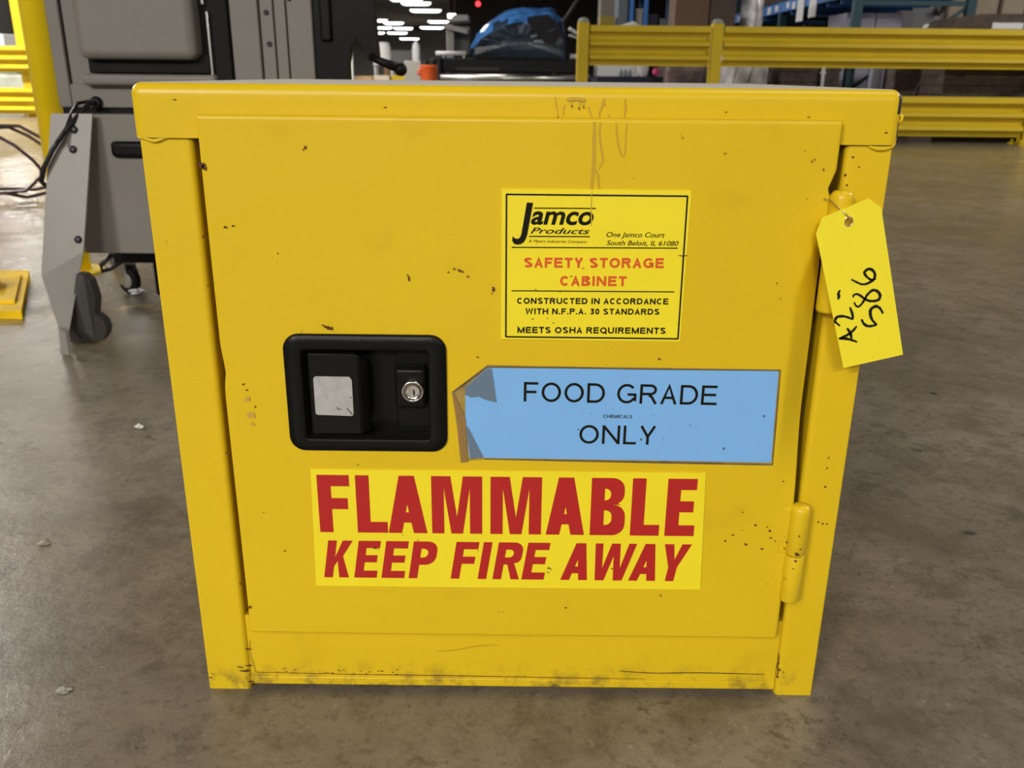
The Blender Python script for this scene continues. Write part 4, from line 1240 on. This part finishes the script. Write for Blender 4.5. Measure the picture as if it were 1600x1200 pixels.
for x in (-0.85, -0.62):
    b.box(x, x + 0.02, 9.96, 9.99, 0.735, 0.79)
    b.box(x, x + 0.02, 9.88, 9.99, 0.77, 0.79)
b.build('guide_bar', M['white'], fr)
b = MB()
b.box(-0.83, -0.74, 10.3, 10.9, 0.735, 1.05, bev=0.01)
b.prism([(-0.85, 10.2, 1.06), (-0.58, 10.2, 1.00), (-0.58, 10.2, 1.05), (-0.85, 10.2, 1.12)], (0, 0.6, 0))
b.prism([(-0.80, 10.3, 1.14), (-0.58, 10.3, 1.15), (-0.58, 10.3, 1.21), (-0.74, 10.3, 1.21)], (0, 0.5, 0))
b.box(-0.76, -0.58, 10.6, 10.9, 0.79, 1.10)
b.build('frame_arm', M['cap_grey'], fr)
hd = thing('rail_handle', 'pale bent rail pieces sticking out between the blue wrapped load and the first rail post', 'rail', (0.68, 10.05, 0.735))
b = MB()
b.tube([(0.585, 10.0, 1.06), (0.66, 10.05, 1.02), (0.72, 10.05, 0.99), (0.72, 10.05, 0.735)], 0.02, seg=10)
b.build('upper_tube', M['white'], hd)
b = MB()
b.tube([(0.585, 10.0, 0.99), (0.66, 10.05, 0.97), (0.70, 10.05, 0.955)], 0.012, seg=10)
b.build('lower_tube', M['white'], hd)
b = MB()
b.tube([(0.60, 9.98, 0.764), (0.74, 9.98, 0.764)], 0.028, seg=12)
b.build('bright_tube', M['white'], hd)

b = MB()
rings = []
out_ = [(-0.50, 0.745), (-0.52, 0.90), (-0.46, 1.02), (-0.34, 1.13), (-0.12, 1.27), (0.15, 1.295), (0.42, 1.28), (0.52, 1.18), (0.545, 0.95), (0.56, 0.735)]
def dens(P, n):
    Q = []
    for (a, c), (d, e) in zip(P, P[1:]):
        for k in range(n):
            Q.append((a + (d - a) * k / n, c + (e - c) * k / n))
    return Q + [P[-1]]
O = dens(out_, 5)
for j in range(13):
    t = j / 12
    y = 9.90 + 0.85 * t
    s_ = math.sin(math.pi * (0.10 + 0.8 * t)) ** 0.35
    ring = []
    for x, z in O:
        zz = 0.74 + (z - 0.74) * s_
        xx = 0.02 + (x - 0.02) * (0.80 + 0.20 * s_)
        q = 0.035 * noise.noise(Vector((xx * 7, y * 7, zz * 7))) + 0.018 * noise.noise(Vector((xx * 19, y * 19, zz * 19)))
        ring.append((xx + q, y + q * 1.5, zz + (q if z > 0.76 else 0)))
    rings.append(ring)
rows = b.loft(rings, smooth=True, cap0=False, cap1=False, closed=False)
# front face closed with an inset skin, hollow towards one side
front = rings[0]
cx0 = Vector((0.05, 9.885, 0.92))
f1 = [tuple(Vector(p).lerp(cx0, 0.35)) for p in front]
f2 = [tuple(Vector(p).lerp(cx0, 0.7) + Vector((0, 0.02, 0))) for p in front]
b.loft([front, f1, f2], smooth=True, cap0=False, cap1=True, closed=True)
for row in rows:
    for f in row:
        c = f.calc_center_median()
        if c.z > 1.13 or (c.x < -0.28 and c.z > 0.85):
            f.material_index = 1  # stronger blue over the top and one side
wrap = b.build('wrapped_load', [M['blue_wrap'], M['blue_wrap_vivid']])
tag(wrap, 'domed load wrapped in dark blue plastic film on the black roller machine', 'wrapped load')
b = MB()
b.prism([(x, 9.875, z) for x, z in ((0.10, 1.17), (0.34, 1.20), (0.46, 1.10), (0.48, 0.98), (0.42, 0.90), (0.33, 0.89), (0.22, 0.99), (0.12, 1.10))], (0, 0.01, 0))  # flat dark plate in place of the shade inside a hollow
b.build('hollow_shade', M['machine_black'], wrap)

ob = thing('plastic_bin', 'small orange plastic bin beside the end of the black roller machine', 'bin', (-1.40, 14.0, 0))
b = MB()
b.lathe([(0.105, 0.0), (0.11, 0.02), (0.135, 0.655), (0.15, 0.665), (0.15, 0.69), (0.125, 0.69), (0.12, 0.10), (0.0, 0.095)], (-1.39, 14.0, 0.0), seg=24, caps=False)
b.build('tub', M['orange'], ob)
b = MB()
b.tube([(-1.50, 13.95, 0.60), (-1.555, 13.94, 0.61), (-1.56, 13.94, 0.56), (-1.50, 13.95, 0.54)], 0.022, seg=10)
b.build('handle', M['orange'], ob)

# ------------------------------------------------------------------ far aisle
def carton(name, x0, x1, y0, y1, z0, z1, m_, label, cat='box', group=None):
    b = MB()
    b.box(x0, x1, y0, y1, z0, z1, bev=0.01)
    cx_ = (x0 + x1) / 2
    b.box(cx_ - 0.03, cx_ + 0.03, y0 - 0.002, y1 + 0.002, z1 - 0.08, z1 + 0.002)     # tape over the flaps
    return tag(b.build(name, m_), label, cat, group)
carton('carton', -4.55, -3.95, 24.6, 25.2, 0.0, 0.48, M['tan'], 'tan carton on the far aisle floor, nearest the crank handle')
carton('carton', -3.93, -3.50, 24.7, 25.2, 0.0, 0.50, M['cream'], 'cream carton on the far aisle floor beside the tan one')
carton('carton', -3.95, -3.55, 27.0, 27.6, 0.0, 0.75, M['tan'], 'taller orange-tan carton behind the cream one in the far aisle')
b = MB(); b.box(-4.50, -4.34, 23.9, 24.0, 0.0, 1.32, bev=0.01)
tag(b.build('white_board', M['white']), 'narrow white upright board beside the far tan carton', 'board')
fb = thing('barrier', 'low yellow barrier across the far aisle beside the cream carton', 'barrier', (-3.2, 25, 0))
for x in (-3.42, -2.95):
    MB().box(x, x + 0.06, 24.97, 25.03, 0.0, 0.52).build('leg', M['rail_yellow'], fb)
MB().box(-3.48, -2.82, 24.95, 25.05, 0.35, 0.50, bev=0.01).build('beam', M['rail_yellow'], fb)
b = MB()
rings = []
for j in range(9):
    t = j / 8
    rad = 0.23 * (1 - 0.35 * t ** 3)
    rings.append([(-3.78 + rad * (1 + 0.18 * noise.noise(Vector((k * 1.7, t * 4, 2)))) * math.cos(2 * math.pi * k / 16), 25.8 + rad * math.sin(2 * math.pi * k / 16), 0.83 + t * 0.55) for k in range(16)])
b.loft(rings)
b.box(-4.05, -3.5, 25.5, 26.1, 0.77, 0.83)
for x in (-4.03, -3.56):
    b.box(x, x + 0.05, 25.55, 25.6, 0, 0.77)
    b.box(x, x + 0.05, 26.0, 26.05, 0, 0.77)
tag(b.build('bagged_load', M['white']), 'white plastic bag standing on a stand above the far cartons', 'bag')
tk = MB().lathe([(0.11, 0.0), (0.11, 1.22), (0.09, 1.33), (0.04, 1.38), (0.04, 1.42), (0.0, 1.42)], (-2.84, 25.6, 0), seg=20, caps=False)
tag(tk.build('white_tank', M['white']), 'slim white tank behind the yellow barrier in the far aisle', 'tank')
carton('carton', -2.75, -2.35, 22.0, 22.5, 0.0, 0.85, M['cap_grey'], 'grey bin unit just behind the orange bin', 'bin')
carton('crate', -5.6, -4.5, 40.0, 41.0, 0.0, 1.5, M['wall_pale'], 'tall pale crate far down the aisle under the lights', 'crate')
carton('crate', -4.3, -3.4, 34.0, 35.0, 0.0, 1.0, M['grey_bin'], 'slate crate far down the aisle above the yellow barrier', 'crate')

# ------------------------------------------------------------------ storage behind the right guard rail
sh = thing('shelving_unit', 'blue framed shelving with grey bins, behind the guard rail between its first two posts', 'shelving', (2.0, 14.0, 0))
for x in (1.76, 1.98, 2.42):
    b = MB()
    b.box(x - 0.03, x + 0.03, 13.97, 14.03, 0, 2.6, bev=0.004)
    b.box(x - 0.03, x + 0.03, 14.57, 14.63, 0, 2.6, bev=0.004)
    b.build('upright', M['rack_blue'], sh)
for z in (0.3, 1.0, 1.72, 2.4):
    MB().box(1.73, 2.45, 13.98, 14.62, z, z + 0.04).build('shelf', M['grey_bin'], sh)
for i, (x, z, w_, hh, mm, l_) in enumerate(((1.55, 0.0, 0.16, 2.3, 'grey_bin', 'tall slate blue panel at the end of the blue shelving'), )):
    b = MB(); b.box(x, x + w_, 14.0, 14.6, z, z + hh, bev=0.01); b.box(x + .02, x + w_ - .02, 13.985, 14.0, z + 0.1, z + hh - .1)
    tag(b.build('metal_panel', M[mm]), l_, 'panel')
for x, z, w_, hh, mm, l_ in ((1.83, 1.04, 0.11, 0.50, 'cap_grey', 'grey bin on the blue shelving nearest the slate panel'), (2.04, 1.04, 0.14, 0.42, 'navy', 'dark navy bin on the blue shelving'), (2.21, 1.04, 0.14, 0.36, 'grey_bin', 'slate bin on the blue shelving beside the navy bin'), (1.84, 1.76, 0.10, 0.2, 'white', 'small white box on the upper blue shelf')):
    b = MB(); b.box(x, x + w_, 14.02, 14.45, z, z + hh, bev=0.008); b.box(x - .006, x + w_ + .006, 14.01, 14.46, z + hh - .03, z + hh)
    tag(b.build('storage_bin', M[mm]), l_, 'bin')
b = MB()
b.box(1.36, 1.66, 15.0, 15.4, 0, 2.4, bev=0.01)
tag(b.build('beige_cabinet', mat('beige_panel', (0.26, 0.23, 0.20), 0.6)), 'tall beige cabinet behind the first bay of the guard rail', 'cabinet')
b = MB()
b.box(1.28, 1.50, 14.0, 14.3, 0, 1.30, bev=0.01); b.box(1.28, 1.50, 13.99, 14.31, 1.30, 1.43, bev=0.01, slot=1)
tag(b.build('lidded_crate', [M['grey_dark'], mat('mustard_lid', (0.30, 0.22, 0.03), 0.6)]), 'dark crate with a mustard yellow lid in front of the beige cabinet', 'crate')
b = MB()
b.tube([(0.70, 15.5, 1.30), (1.25, 15.5, 2.1)], 0.03, seg=8)
b.tube([(0.62, 15.5, 0.0), (0.70, 15.5, 1.30)], 0.03, seg=8)
tag(b.build('bent_pipe', M['grey_dark']), 'dim bent pipe stand behind the first capped rail post', 'pipe')

tb = thing('work_table', 'navy work table seen through the gap of the guard rail', 'table', (1.25, 9.7, 0))
MB().box(0.88, 1.62, 9.6, 10.4, 0.47, 0.555, bev=0.006).build('table_top', M['navy'], tb)
for x in (0.93, 1.57):
    for y in (9.66, 10.34):
        MB().box(x - 0.03, x + 0.03, y - 0.03, y + 0.03, 0, 0.47).build('leg', M['navy'], tb)
bk = thing('bucket', 'small white bucket standing on the navy table', 'bucket', (1.41, 9.75, 0.555))
MB().lathe([(0.055, 0), (0.058, 0.004), (0.066, 0.125), (0.07, 0.13), (0.07, 0.14), (0.062, 0.14), (0.055, 0.02), (0, 0.018)], (1.41, 9.75, 0.555), seg=20, caps=False).build('tub', M['white'], bk)
b = MB(); b.lathe([(0.030, 0), (0.040, 0.004), (0.040, 0.035), (0.030, 0.04)], (1.545, 9.72, 0.602), (0.5, -1, 0.3), seg=18)
b.lathe([(0.02, -0.004), (0.02, 0.044)], (1.545, 9.72, 0.602), (0.5, -1, 0.3), seg=14)
tag(b.build('tape_roll', M['pink']), 'pink tape roll on the end of the navy table', 'tape roll')
for i, x in enumerate((1.16, 1.21, 1.26)):
    b = MB(); b.lathe([(0.019, 0), (0.019, 0.05), (0.009, 0.065), (0.009, 0.075), (0.0, 0.076)], (x, 9.7, 0.555), seg=14, caps=False)
    tag(b.build('small_jar', M['grey_bin']), ('small dark jar on the navy table, farthest from the white bucket', 'small dark jar on the navy table, middle of three', 'small dark jar on the navy table, nearest the white bucket')[i], 'jar', 'jars on the navy table')
b = MB()
b.prism([(0.90, 9.95, 1.02), (1.12, 9.95, 1.085), (1.30, 9.95, 1.145), (1.40, 9.95, 1.085), (1.44, 9.95, 1.02)], (0, 0.5, 0))
b.prism([(0.95, 9.93, 1.02), (1.16, 9.93, 1.08), (1.30, 9.93, 1.12), (1.36, 9.93, 1.02)], (0, 0.02, 0))
b.box(0.92, 1.42, 9.97, 10.45, 0.555, 1.02)
tag(b.build('draped_load', M['white']), 'stack under a peaked white sheet on the navy table, just above the guard rail', 'draped load')

# cartons and film between the rail and the rack
carton('carton', 1.69, 2.06, 9.52, 9.95, 0.72, 1.52, M['card'], 'tall brown carton above the guard rail on top of the filmed pallet load')
carton('carton', 2.07, 2.34, 9.50, 10.1, 0.72, 1.62, M['card_dark'], 'darker box for the shaded side of the tall brown carton above the guard rail')  # shaded side of the tall carton, built as its own darker box
b = MB()
b.box(1.62, 2.05, 9.42, 10.2, 0.10, 0.72, bev=0.03, seg=3); b.box(1.62, 2.36, 9.45, 10.15, 0.0, 0.10)
b.box(2.0, 2.36, 9.44, 10.15, 0.10, 0.715, bev=0.03, seg=3)
tag(b.build('pallet_load', M['film_brown']), 'filmed pallet load of cartons under the brown cartons, seen through the rail gap', 'pallet load')
b = MB()
b.box(2.13, 2.50, 8.55, 9.2, 0.0, 0.80, bev=0.03, seg=3)
b.prism([(2.12, 8.53, 0.30), (2.20, 8.52, 0.66), (2.30, 8.53, 0.50), (2.36, 8.52, 0.68), (2.50, 8.53, 0.34)], (0, 0.03, 0))
tag(b.build('filmed_stack', M['film']), 'stack in shiny clear film behind the second rail post, seen in the rail gap', 'wrapped stack')
b = MB()
b.box(2.47, 2.60, 9.35, 9.9, 0.0, 1.72, bev=0.03, seg=3); b.tube([(2.50, 9.33, 0.4), (2.56, 9.33, 1.2), (2.49, 9.33, 1.7)], 0.02, seg=8)
tag(b.build('filmed_bundle', M['film']), 'upright bundle in crinkled film beside the darker carton side above the rail', 'wrapped bundle')

rk = thing('pallet_rack', 'blue pallet rack running away from the guard rail, with white tags on its front beam', 'pallet rack', (4.0, 11.8, 0))
for y in (9.0, 11.7, 14.4):
    for x in (3.455, 4.60):
        b = MB()
        b.box(x - 0.045, x + 0.045, y - 0.04, y + 0.04, 0.01, 3.2, bev=0.004)
        b.box(x - 0.08, x + 0.08, y - 0.07, y + 0.07, 0.0, 0.012)
        b.build('upright', M['rack_teal'], rk)
    b = MB()
    b.box(3.48, 4.58, y - 0.02, y + 0.02, 1.262, 1.308)
    b.tube([(3.48, y, 0.45), (4.58, y, 1.26)], 0.02, seg=6)
    b.tube([(4.30, y, 1.95), (4.42, y, 1.65), (4.56, y, 1.42)], 0.035, seg=8)
    b.build('brace', M['rack_teal'], rk)
beam = None
for x in (3.43, 4.62):
    b = MB()
    b.box(x - 0.025, x + 0.025, 9.05, 14.36, 1.352, 1.475, bev=0.006)
    bo = b.build('beam', M['rack_blue'], rk)
    if beam is None:
        beam = bo
for y, z0, hh, w_ in ((13.75, 1.37, .07, .18), (13.2, 1.375, .06, .16), (12.1, 1.36, .09, .16), (11.75, 1.375, .07, .14), (11.25, 1.385, .07, .12), (11.0, 1.36, .08, .12)):
    b = MB(); b.box(3.3995, 3.4045, y, y + w_, z0, z0 + hh)
    b.build('white_tag', M['white_tag'], beam)
for y, w_, z0 in ((10.62, .26, 1.20), (10.15, .26, 1.22)):
    b = MB(); b.box(3.393, 3.399, y, y + w_, z0, 1.47)
    b.build('hanging_sheet', M['white_tag'], beam)
for y in (9.5, 9.95, 10.4, 10.85, 11.3, 12.6, 13.5):
    MB().box(3.46, 4.6, y, y + 0.035, 1.31, 1.352).build('cross_bar', M['rack_blue'], rk)
MB().box(3.40, 4.65, 9.06, 14.35, 1.476, 1.49).build('deck', M['grey_dark'], rk)
def stack(name, x0, x1, y0, y1, z1, label, n=6, m_='card_edge'):
    b = MB()
    b.box(x0 - .02, x1 + .02, y0 - .02, y1 + .02, 0.0, 0.10, slot=1)
    h = (z1 - 0.10) / n
    for k in range(n):
        d = random.uniform(-0.012, 0.012)
        b.box(x0 + d, x1 + d, y0 + abs(d), y1 + d, 0.10 + k * h + 0.003, 0.10 + (k + 1) * h, bev=0.006)
    return tag(b.build(name, [M[m_], M['card_dark']]), label, 'cardboard stack')
stack('cardboard_stack', 3.52, 4.5, 10.36, 11.5, 1.12, 'bundle of dark cardboard on the floor inside the rack, beside its near upright', 7)
stack('cardboard_stack', 3.52, 4.5, 11.9, 14.1, 1.10, 'bundle of dark cardboard farther down inside the rack', 7)
for y0_, y1_, l_ in ((9.1, 11.5, 'dark carton on the rack deck behind the white hanging sheets'), (11.8, 14.2, 'dark carton on the rack deck farther from the guard rail')):
    b = MB(); b.box(3.52, 4.5, y0_, y1_, 1.492, 2.3, bev=0.01); b.box(3.515, 4.505, (y0_ + y1_) / 2 - .03, (y0_ + y1_) / 2 + .03, 1.9, 2.302)
    tag(b.build('rack_carton', M['card_dark']), l_, 'box')
stack('cardboard_stack', 2.72, 3.34, 8.9, 9.7, 0.72, 'low strapped bundle of brown cardboard between the film stack and rack upright', 6)
b = MB()
b.box(3.13, 3.16, 8.860, 8.878, 0.0, 0.73); b.box(3.12, 3.17, 8.858, 8.879, 0.60, 0.62)
tag(b.build('strap_end', M['white_tag']), 'pale strap hanging down the low bundle of brown cardboard', 'strap')
b = MB()
b.box(3.585, 3.70, 8.72, 8.80, 0.0, 0.80, bev=0.01); b.box(3.57, 3.72, 8.70, 8.82, 0.0, 0.03)
tag(b.build('corner_board', M['lavender']), 'narrow lavender corner board standing beside the rack upright', 'board')
b = MB()
b.box(3.74, 4.22, 8.56, 8.83, 0.0, 0.86, bev=0.03, seg=3)
b.prism([(3.95, 8.53, 0.40), (4.05, 8.52, 0.62), (4.15, 8.53, 0.58), (4.20, 8.53, 0.42)], (0, 0.03, 0))
tag(b.build('filmed_stack', M['film_brown']), 'carton stack in shiny film beside the lavender board, seen in the rail gap', 'wrapped stack')
for x0, x1, l_ in ((3.60, 3.92, 'pale lavender carton just above the rail, nearest the rack upright'), (3.93, 4.22, 'pale lavender carton just above the rail, beside the shiny film')):
    b = MB(); b.box(x0, x1, 9.7, 10.3, 0.10, 1.235, bev=0.008); b.box(x0, x1, 9.7, 10.3, 0.0, 0.1)
    tag(b.build('lavender_carton', M['lavender']), l_, 'box')
b = MB()
for k in range(5):
    b.tube([(3.95 + 0.06 * k, 8.62 + 0.03 * k, 0.90 + 0.0 * k), (4.02 + 0.06 * k, 8.60 + 0.02 * k, 1.03 + 0.02 * (k % 3)), (4.10 + 0.05 * k, 8.64 + 0.03 * k, 1.06 + 0.02 * (k % 2)), (4.20 + 0.02 * k, 8.68, 1.02)], [0.03, 0.045, 0.035, 0.02], seg=8)
b.box(3.80, 4.22, 8.58, 8.82, 0.86, 0.93, bev=0.02)
tag(b.build('gathered_film', mat('bright_crumpled_film', (0.80, 0.80, 0.82), 0.12, bump=1.0, bump_scale=12)), 'bright crumpled clear film on top of the shiny carton stack, above the rail', 'plastic film')
b = MB()
n = 12
h = 1.06 / n
h = 1.02 / n
b.box(3.95, 5.30, 7.96, 8.50, 0.0, 0.09, slot=1)
for k in range(n):
    d = random.uniform(-0.01, 0.01)
    b.box(3.98 + d, 5.28 + d, 7.98 + d, 8.48 + d, 0.09 + k * h * 0.97 + 0.003, 0.09 + (k + 1) * h * 0.97, bev=0.006)
b.prism([(x, 7.99, z) for x, z in ((3.99, 1.08), (5.27, 1.08), (5.25, 1.09), (4.88, 1.112), (4.60, 1.130), (4.24, 1.127), (4.01, 1.093))], (0, 0.48, 0))
b.box(4.34, 4.62, 7.962, 7.985, 1.00, 1.052, slot=2)
tag(b.build('cardboard_stack', [M['card_edge'], M['card_dark'], M['white_tag']]), 'wide stack of dark flat cardboard behind the rail, with one white slip', 'cardboard stack')
b = MB()
b.box(6.5, 6.9, 15.0, 15.5, 0.0, 2.6, bev=0.02)
b.box(6.86, 6.93, 14.98, 15.1, 1.55, 2.6, bev=0.01)
tag(b.build('grey_locker', mat('locker_grey', (0.30, 0.30, 0.32), 0.5)), 'tall grey locker against the pale wall past the pallet rack', 'locker')
b = MB()
b.tube([(6.82, 14.9, 1.62), (6.90, 14.9, 1.56), (6.95, 14.9, 1.62), (6.95, 14.9, 2.6)], 0.035, seg=10)
tag(b.build('drain_pipe', M['grey_dark']), 'dark bent pipe running up beside the tall grey locker', 'pipe')
b = MB()
for k in range(4):
    b.box(7.3 + 0.45 * k, 7.68 + 0.45 * k, 15.45, 15.58, 0.0, 3.0, bev=0.03)
tag(b.build('wall_panel', M['cream']), 'row of pale ribbed cladding against the wall past the locker', 'cladding')

# ------------------------------------------------------------------ beyond the left guard rail
b = MB(); b.box(-7.05, -6.35, 13.0, 13.5, 0.0, 1.9, bev=0.01); b.box(-7.0, -6.9, 12.99, 13.0, 0.9, 1.1)
tag(b.build('pale_cabinet', M['wall_pale']), 'pale grey cabinet beyond the guard rail, between the tall post and the yellow pole', 'cabinet')
b = MB(); b.box(-8.7, -7.5, 13.0, 13.6, 0.0, 1.05, bev=0.01); b.box(-8.1, -7.9, 12.985, 13.0, 0.68, 0.92, slot=1)
tag(b.build('display_case', [M['white'], M['grey_dark']]), 'white case with a dark picture on it, beyond the guard rail', 'case')
b = MB(); b.box(-8.6, -7.6, 13.1, 13.5, 1.06, 1.62, bev=0.02)
tag(b.build('dark_box', M['grey_dark']), 'dark box on top of the white case at the frame edge', 'box')
b = MB(); b.box(-8.7, -7.98, 13.05, 13.1, 1.63, 2.0); b.box(-8.3, -8.27, 13.06, 13.09, 2.0, 6.0)
tag(b.build('red_sign', M['red']), 'red panel above the dark box at the frame edge', 'sign')
b = MB(); b.box(-8.2, -6.5, 12.0, 12.6, 0.0, 0.50, bev=0.05, seg=3); b.box(-7.4, -6.9, 12.1, 12.5, 0.5, 0.56, bev=0.02)
tag(b.build('green_grey_bundle', mat('green_grey_cloth', (0.30, 0.31, 0.26), 0.8, noise_amt=0.3, noise_scale=4)), 'green-grey bundle seen between the two bars of the guard rail near the tall post', 'bundle')

# ------------------------------------------------------------------ ceiling lights over the far aisle
def ceiling_light(x, y, z, L, label, m_='lamp', group='long ceiling lights over the far aisle', rz=0.0):
    t = thing('ceiling_light', label, 'ceiling light', (x, y, z), group)
    b = MB()
    b.box(x - L / 2, x + L / 2, y - 0.2, y + 0.2, z + 0.15, z + 0.24, bev=0.02)
    for s_ in (-1, 1):
        b.tube([(x + s_ * L * .4, y, z + 0.24), (x + s_ * L * .4, y, 6.0)], 0.012, seg=6)
    b.build('housing', M['cap_grey'], t)
    b = MB()
    r_ = 0.17
    b.loft([[(xx, y + 0.19 * math.cos(math.radians(a)) * k, z + 0.15 + r_ * math.sin(math.radians(a)) * k) for a in range(180, 361, 20)] for xx, k in ((x - L / 2, .4), (x - L / 2 + .15, .9), (x - L / 2 + .3, 1), (x + L / 2 - .3, 1), (x + L / 2 - .15, .9), (x + L / 2, .4))])
    b.build('diffuser', M[m_], t)
    return t
LIGHTS = [(-6.47, 54.6, 1.9, 'topmost long ceiling light above the far aisle'), (-6.23, 57.6, 1.8, 'second long ceiling light from the top above the far aisle'), (-6.27, 64.0, 2.1, 'third long ceiling light from the top above the far aisle'),
          (-11.3, 76.5, 1.35, 'ceiling light at the head of the six-light cluster, nearest the machine'), (-10.6, 80.2, 1.7, 'ceiling light overlapping the head of the six-light cluster'), (-12.8, 88.5, 1.9, 'second-row ceiling light of the six-light cluster, machine side'),
          (-10.9, 89.4, 1.8, 'bluish second-row ceiling light of the six-light cluster, bin side'), (-14.9, 100.1, 1.35, 'short bottom-row ceiling light of the six-light cluster'), (-12.8, 99.7, 2.1, 'long bottom-row ceiling light of the six-light cluster'),
          (-13.4, 116.0, 2.4, 'lowest ceiling light, alone below the six-light cluster'), (-6.55, 77.5, 1.7, 'upper ceiling light just above the blue wrapped load edge'), (-8.0, 87.5, 2.2, 'lower ceiling light beside the blue wrapped load edge'),
          (-9.6, 57.5, 0.7, 'upper short ceiling light next to the black crank'), (-10.5, 63.4, 0.8, 'lower short ceiling light next to the black crank')]
for x, y, L, lb in LIGHTS:
    ceiling_light(x, y, LAMP_Z, L, lb)
ceiling_light(-2.86, 40.5, 2.85, 0.28, 'small round warm light above the roller machine frame', 'lamp_warm', None)
ceiling_light(1.02, 42.0, 3.78, 0.45, 'small bright ceiling light right above the blue wrapped load', 'lamp', None)
bc = thing('red_beacon', 'small red signal light glowing against the dark wall above the blue wrapped load', 'light', (-1.697, 40, 3.388))
prof = [(0.11 * math.sin(math.radians(a)), -0.11 * math.cos(math.radians(a))) for a in range(0, 181, 20)]
MB().lathe(prof, (-1.697, 40.0, 3.388), seg=16, caps=False).build('lens', M['lamp_red'], bc)
MB().tube([(-1.697, 40.05, 3.45), (-1.697, 40.05, 6.0)], 0.02, seg=6).build('stem', M['grey_dark'], bc)
ceiling_light(-9.6, 14.6, 1.86 + 0.05, 0.5, 'small bright lamp beyond the tall yellow post at the frame edge', 'lamp', None)

# ------------------------------------------------------------------ litter on the floor
def scrap(x, y, r, m_, label, cat, flat=0.45):
    b = MB()
    rings = []
    for j in range(6):
        t = j / 5
        rr = r * math.sin(math.pi * (0.08 + 0.84 * t))
        rings.append([(x + rr * (1 + 1.1 * noise.noise(Vector((k * 2.13, j * 1.37, x * 9)))) * math.cos(2 * math.pi * k / 10), y + 0.7 * rr * (1 + 1.1 * noise.noise(Vector((k * 1.37, j * 2.31, y * 9)))) * math.sin(2 * math.pi * k / 10), r * flat * t * (1 + 0.9 * noise.noise(Vector((k * 0.71, j * 0.63, 5.3))))) for k in range(10)])
    b.loft(rings, smooth=False)
    return tag(b.build('floor_scrap', M[m_]), label, cat)
scrap(-0.590, 0.271, 0.0075, 'scrap_grey', 'small pale scrap on the floor between the machine foot and the cabinet corner', 'scrap')
scrap(-0.4300, -0.006, 0.0075, 'scrap_grey', 'crumpled clear scrap on the floor beside the lower front corner of the cabinet', 'scrap', 0.25)
scrap(-0.6255, 0.654, 0.0075, 'scrap', 'small white lump on the floor nearest the cabinet side', 'scrap', 0.8)
scrap(-1.01, 1.585, 0.024, 'white', 'white scrap under the grey machine beside the castor', 'scrap', 0.7)
scrap(0.605, 0.325, 0.0065, 'scrap_dark', 'black chip on the open floor to the hinge side of the cabinet', 'chip', 0.3)
scrap(0.80, 0.87, 0.006, 'scrap_dark', 'smaller dark chip farther out on the floor past the hang tag', 'chip', 0.3)
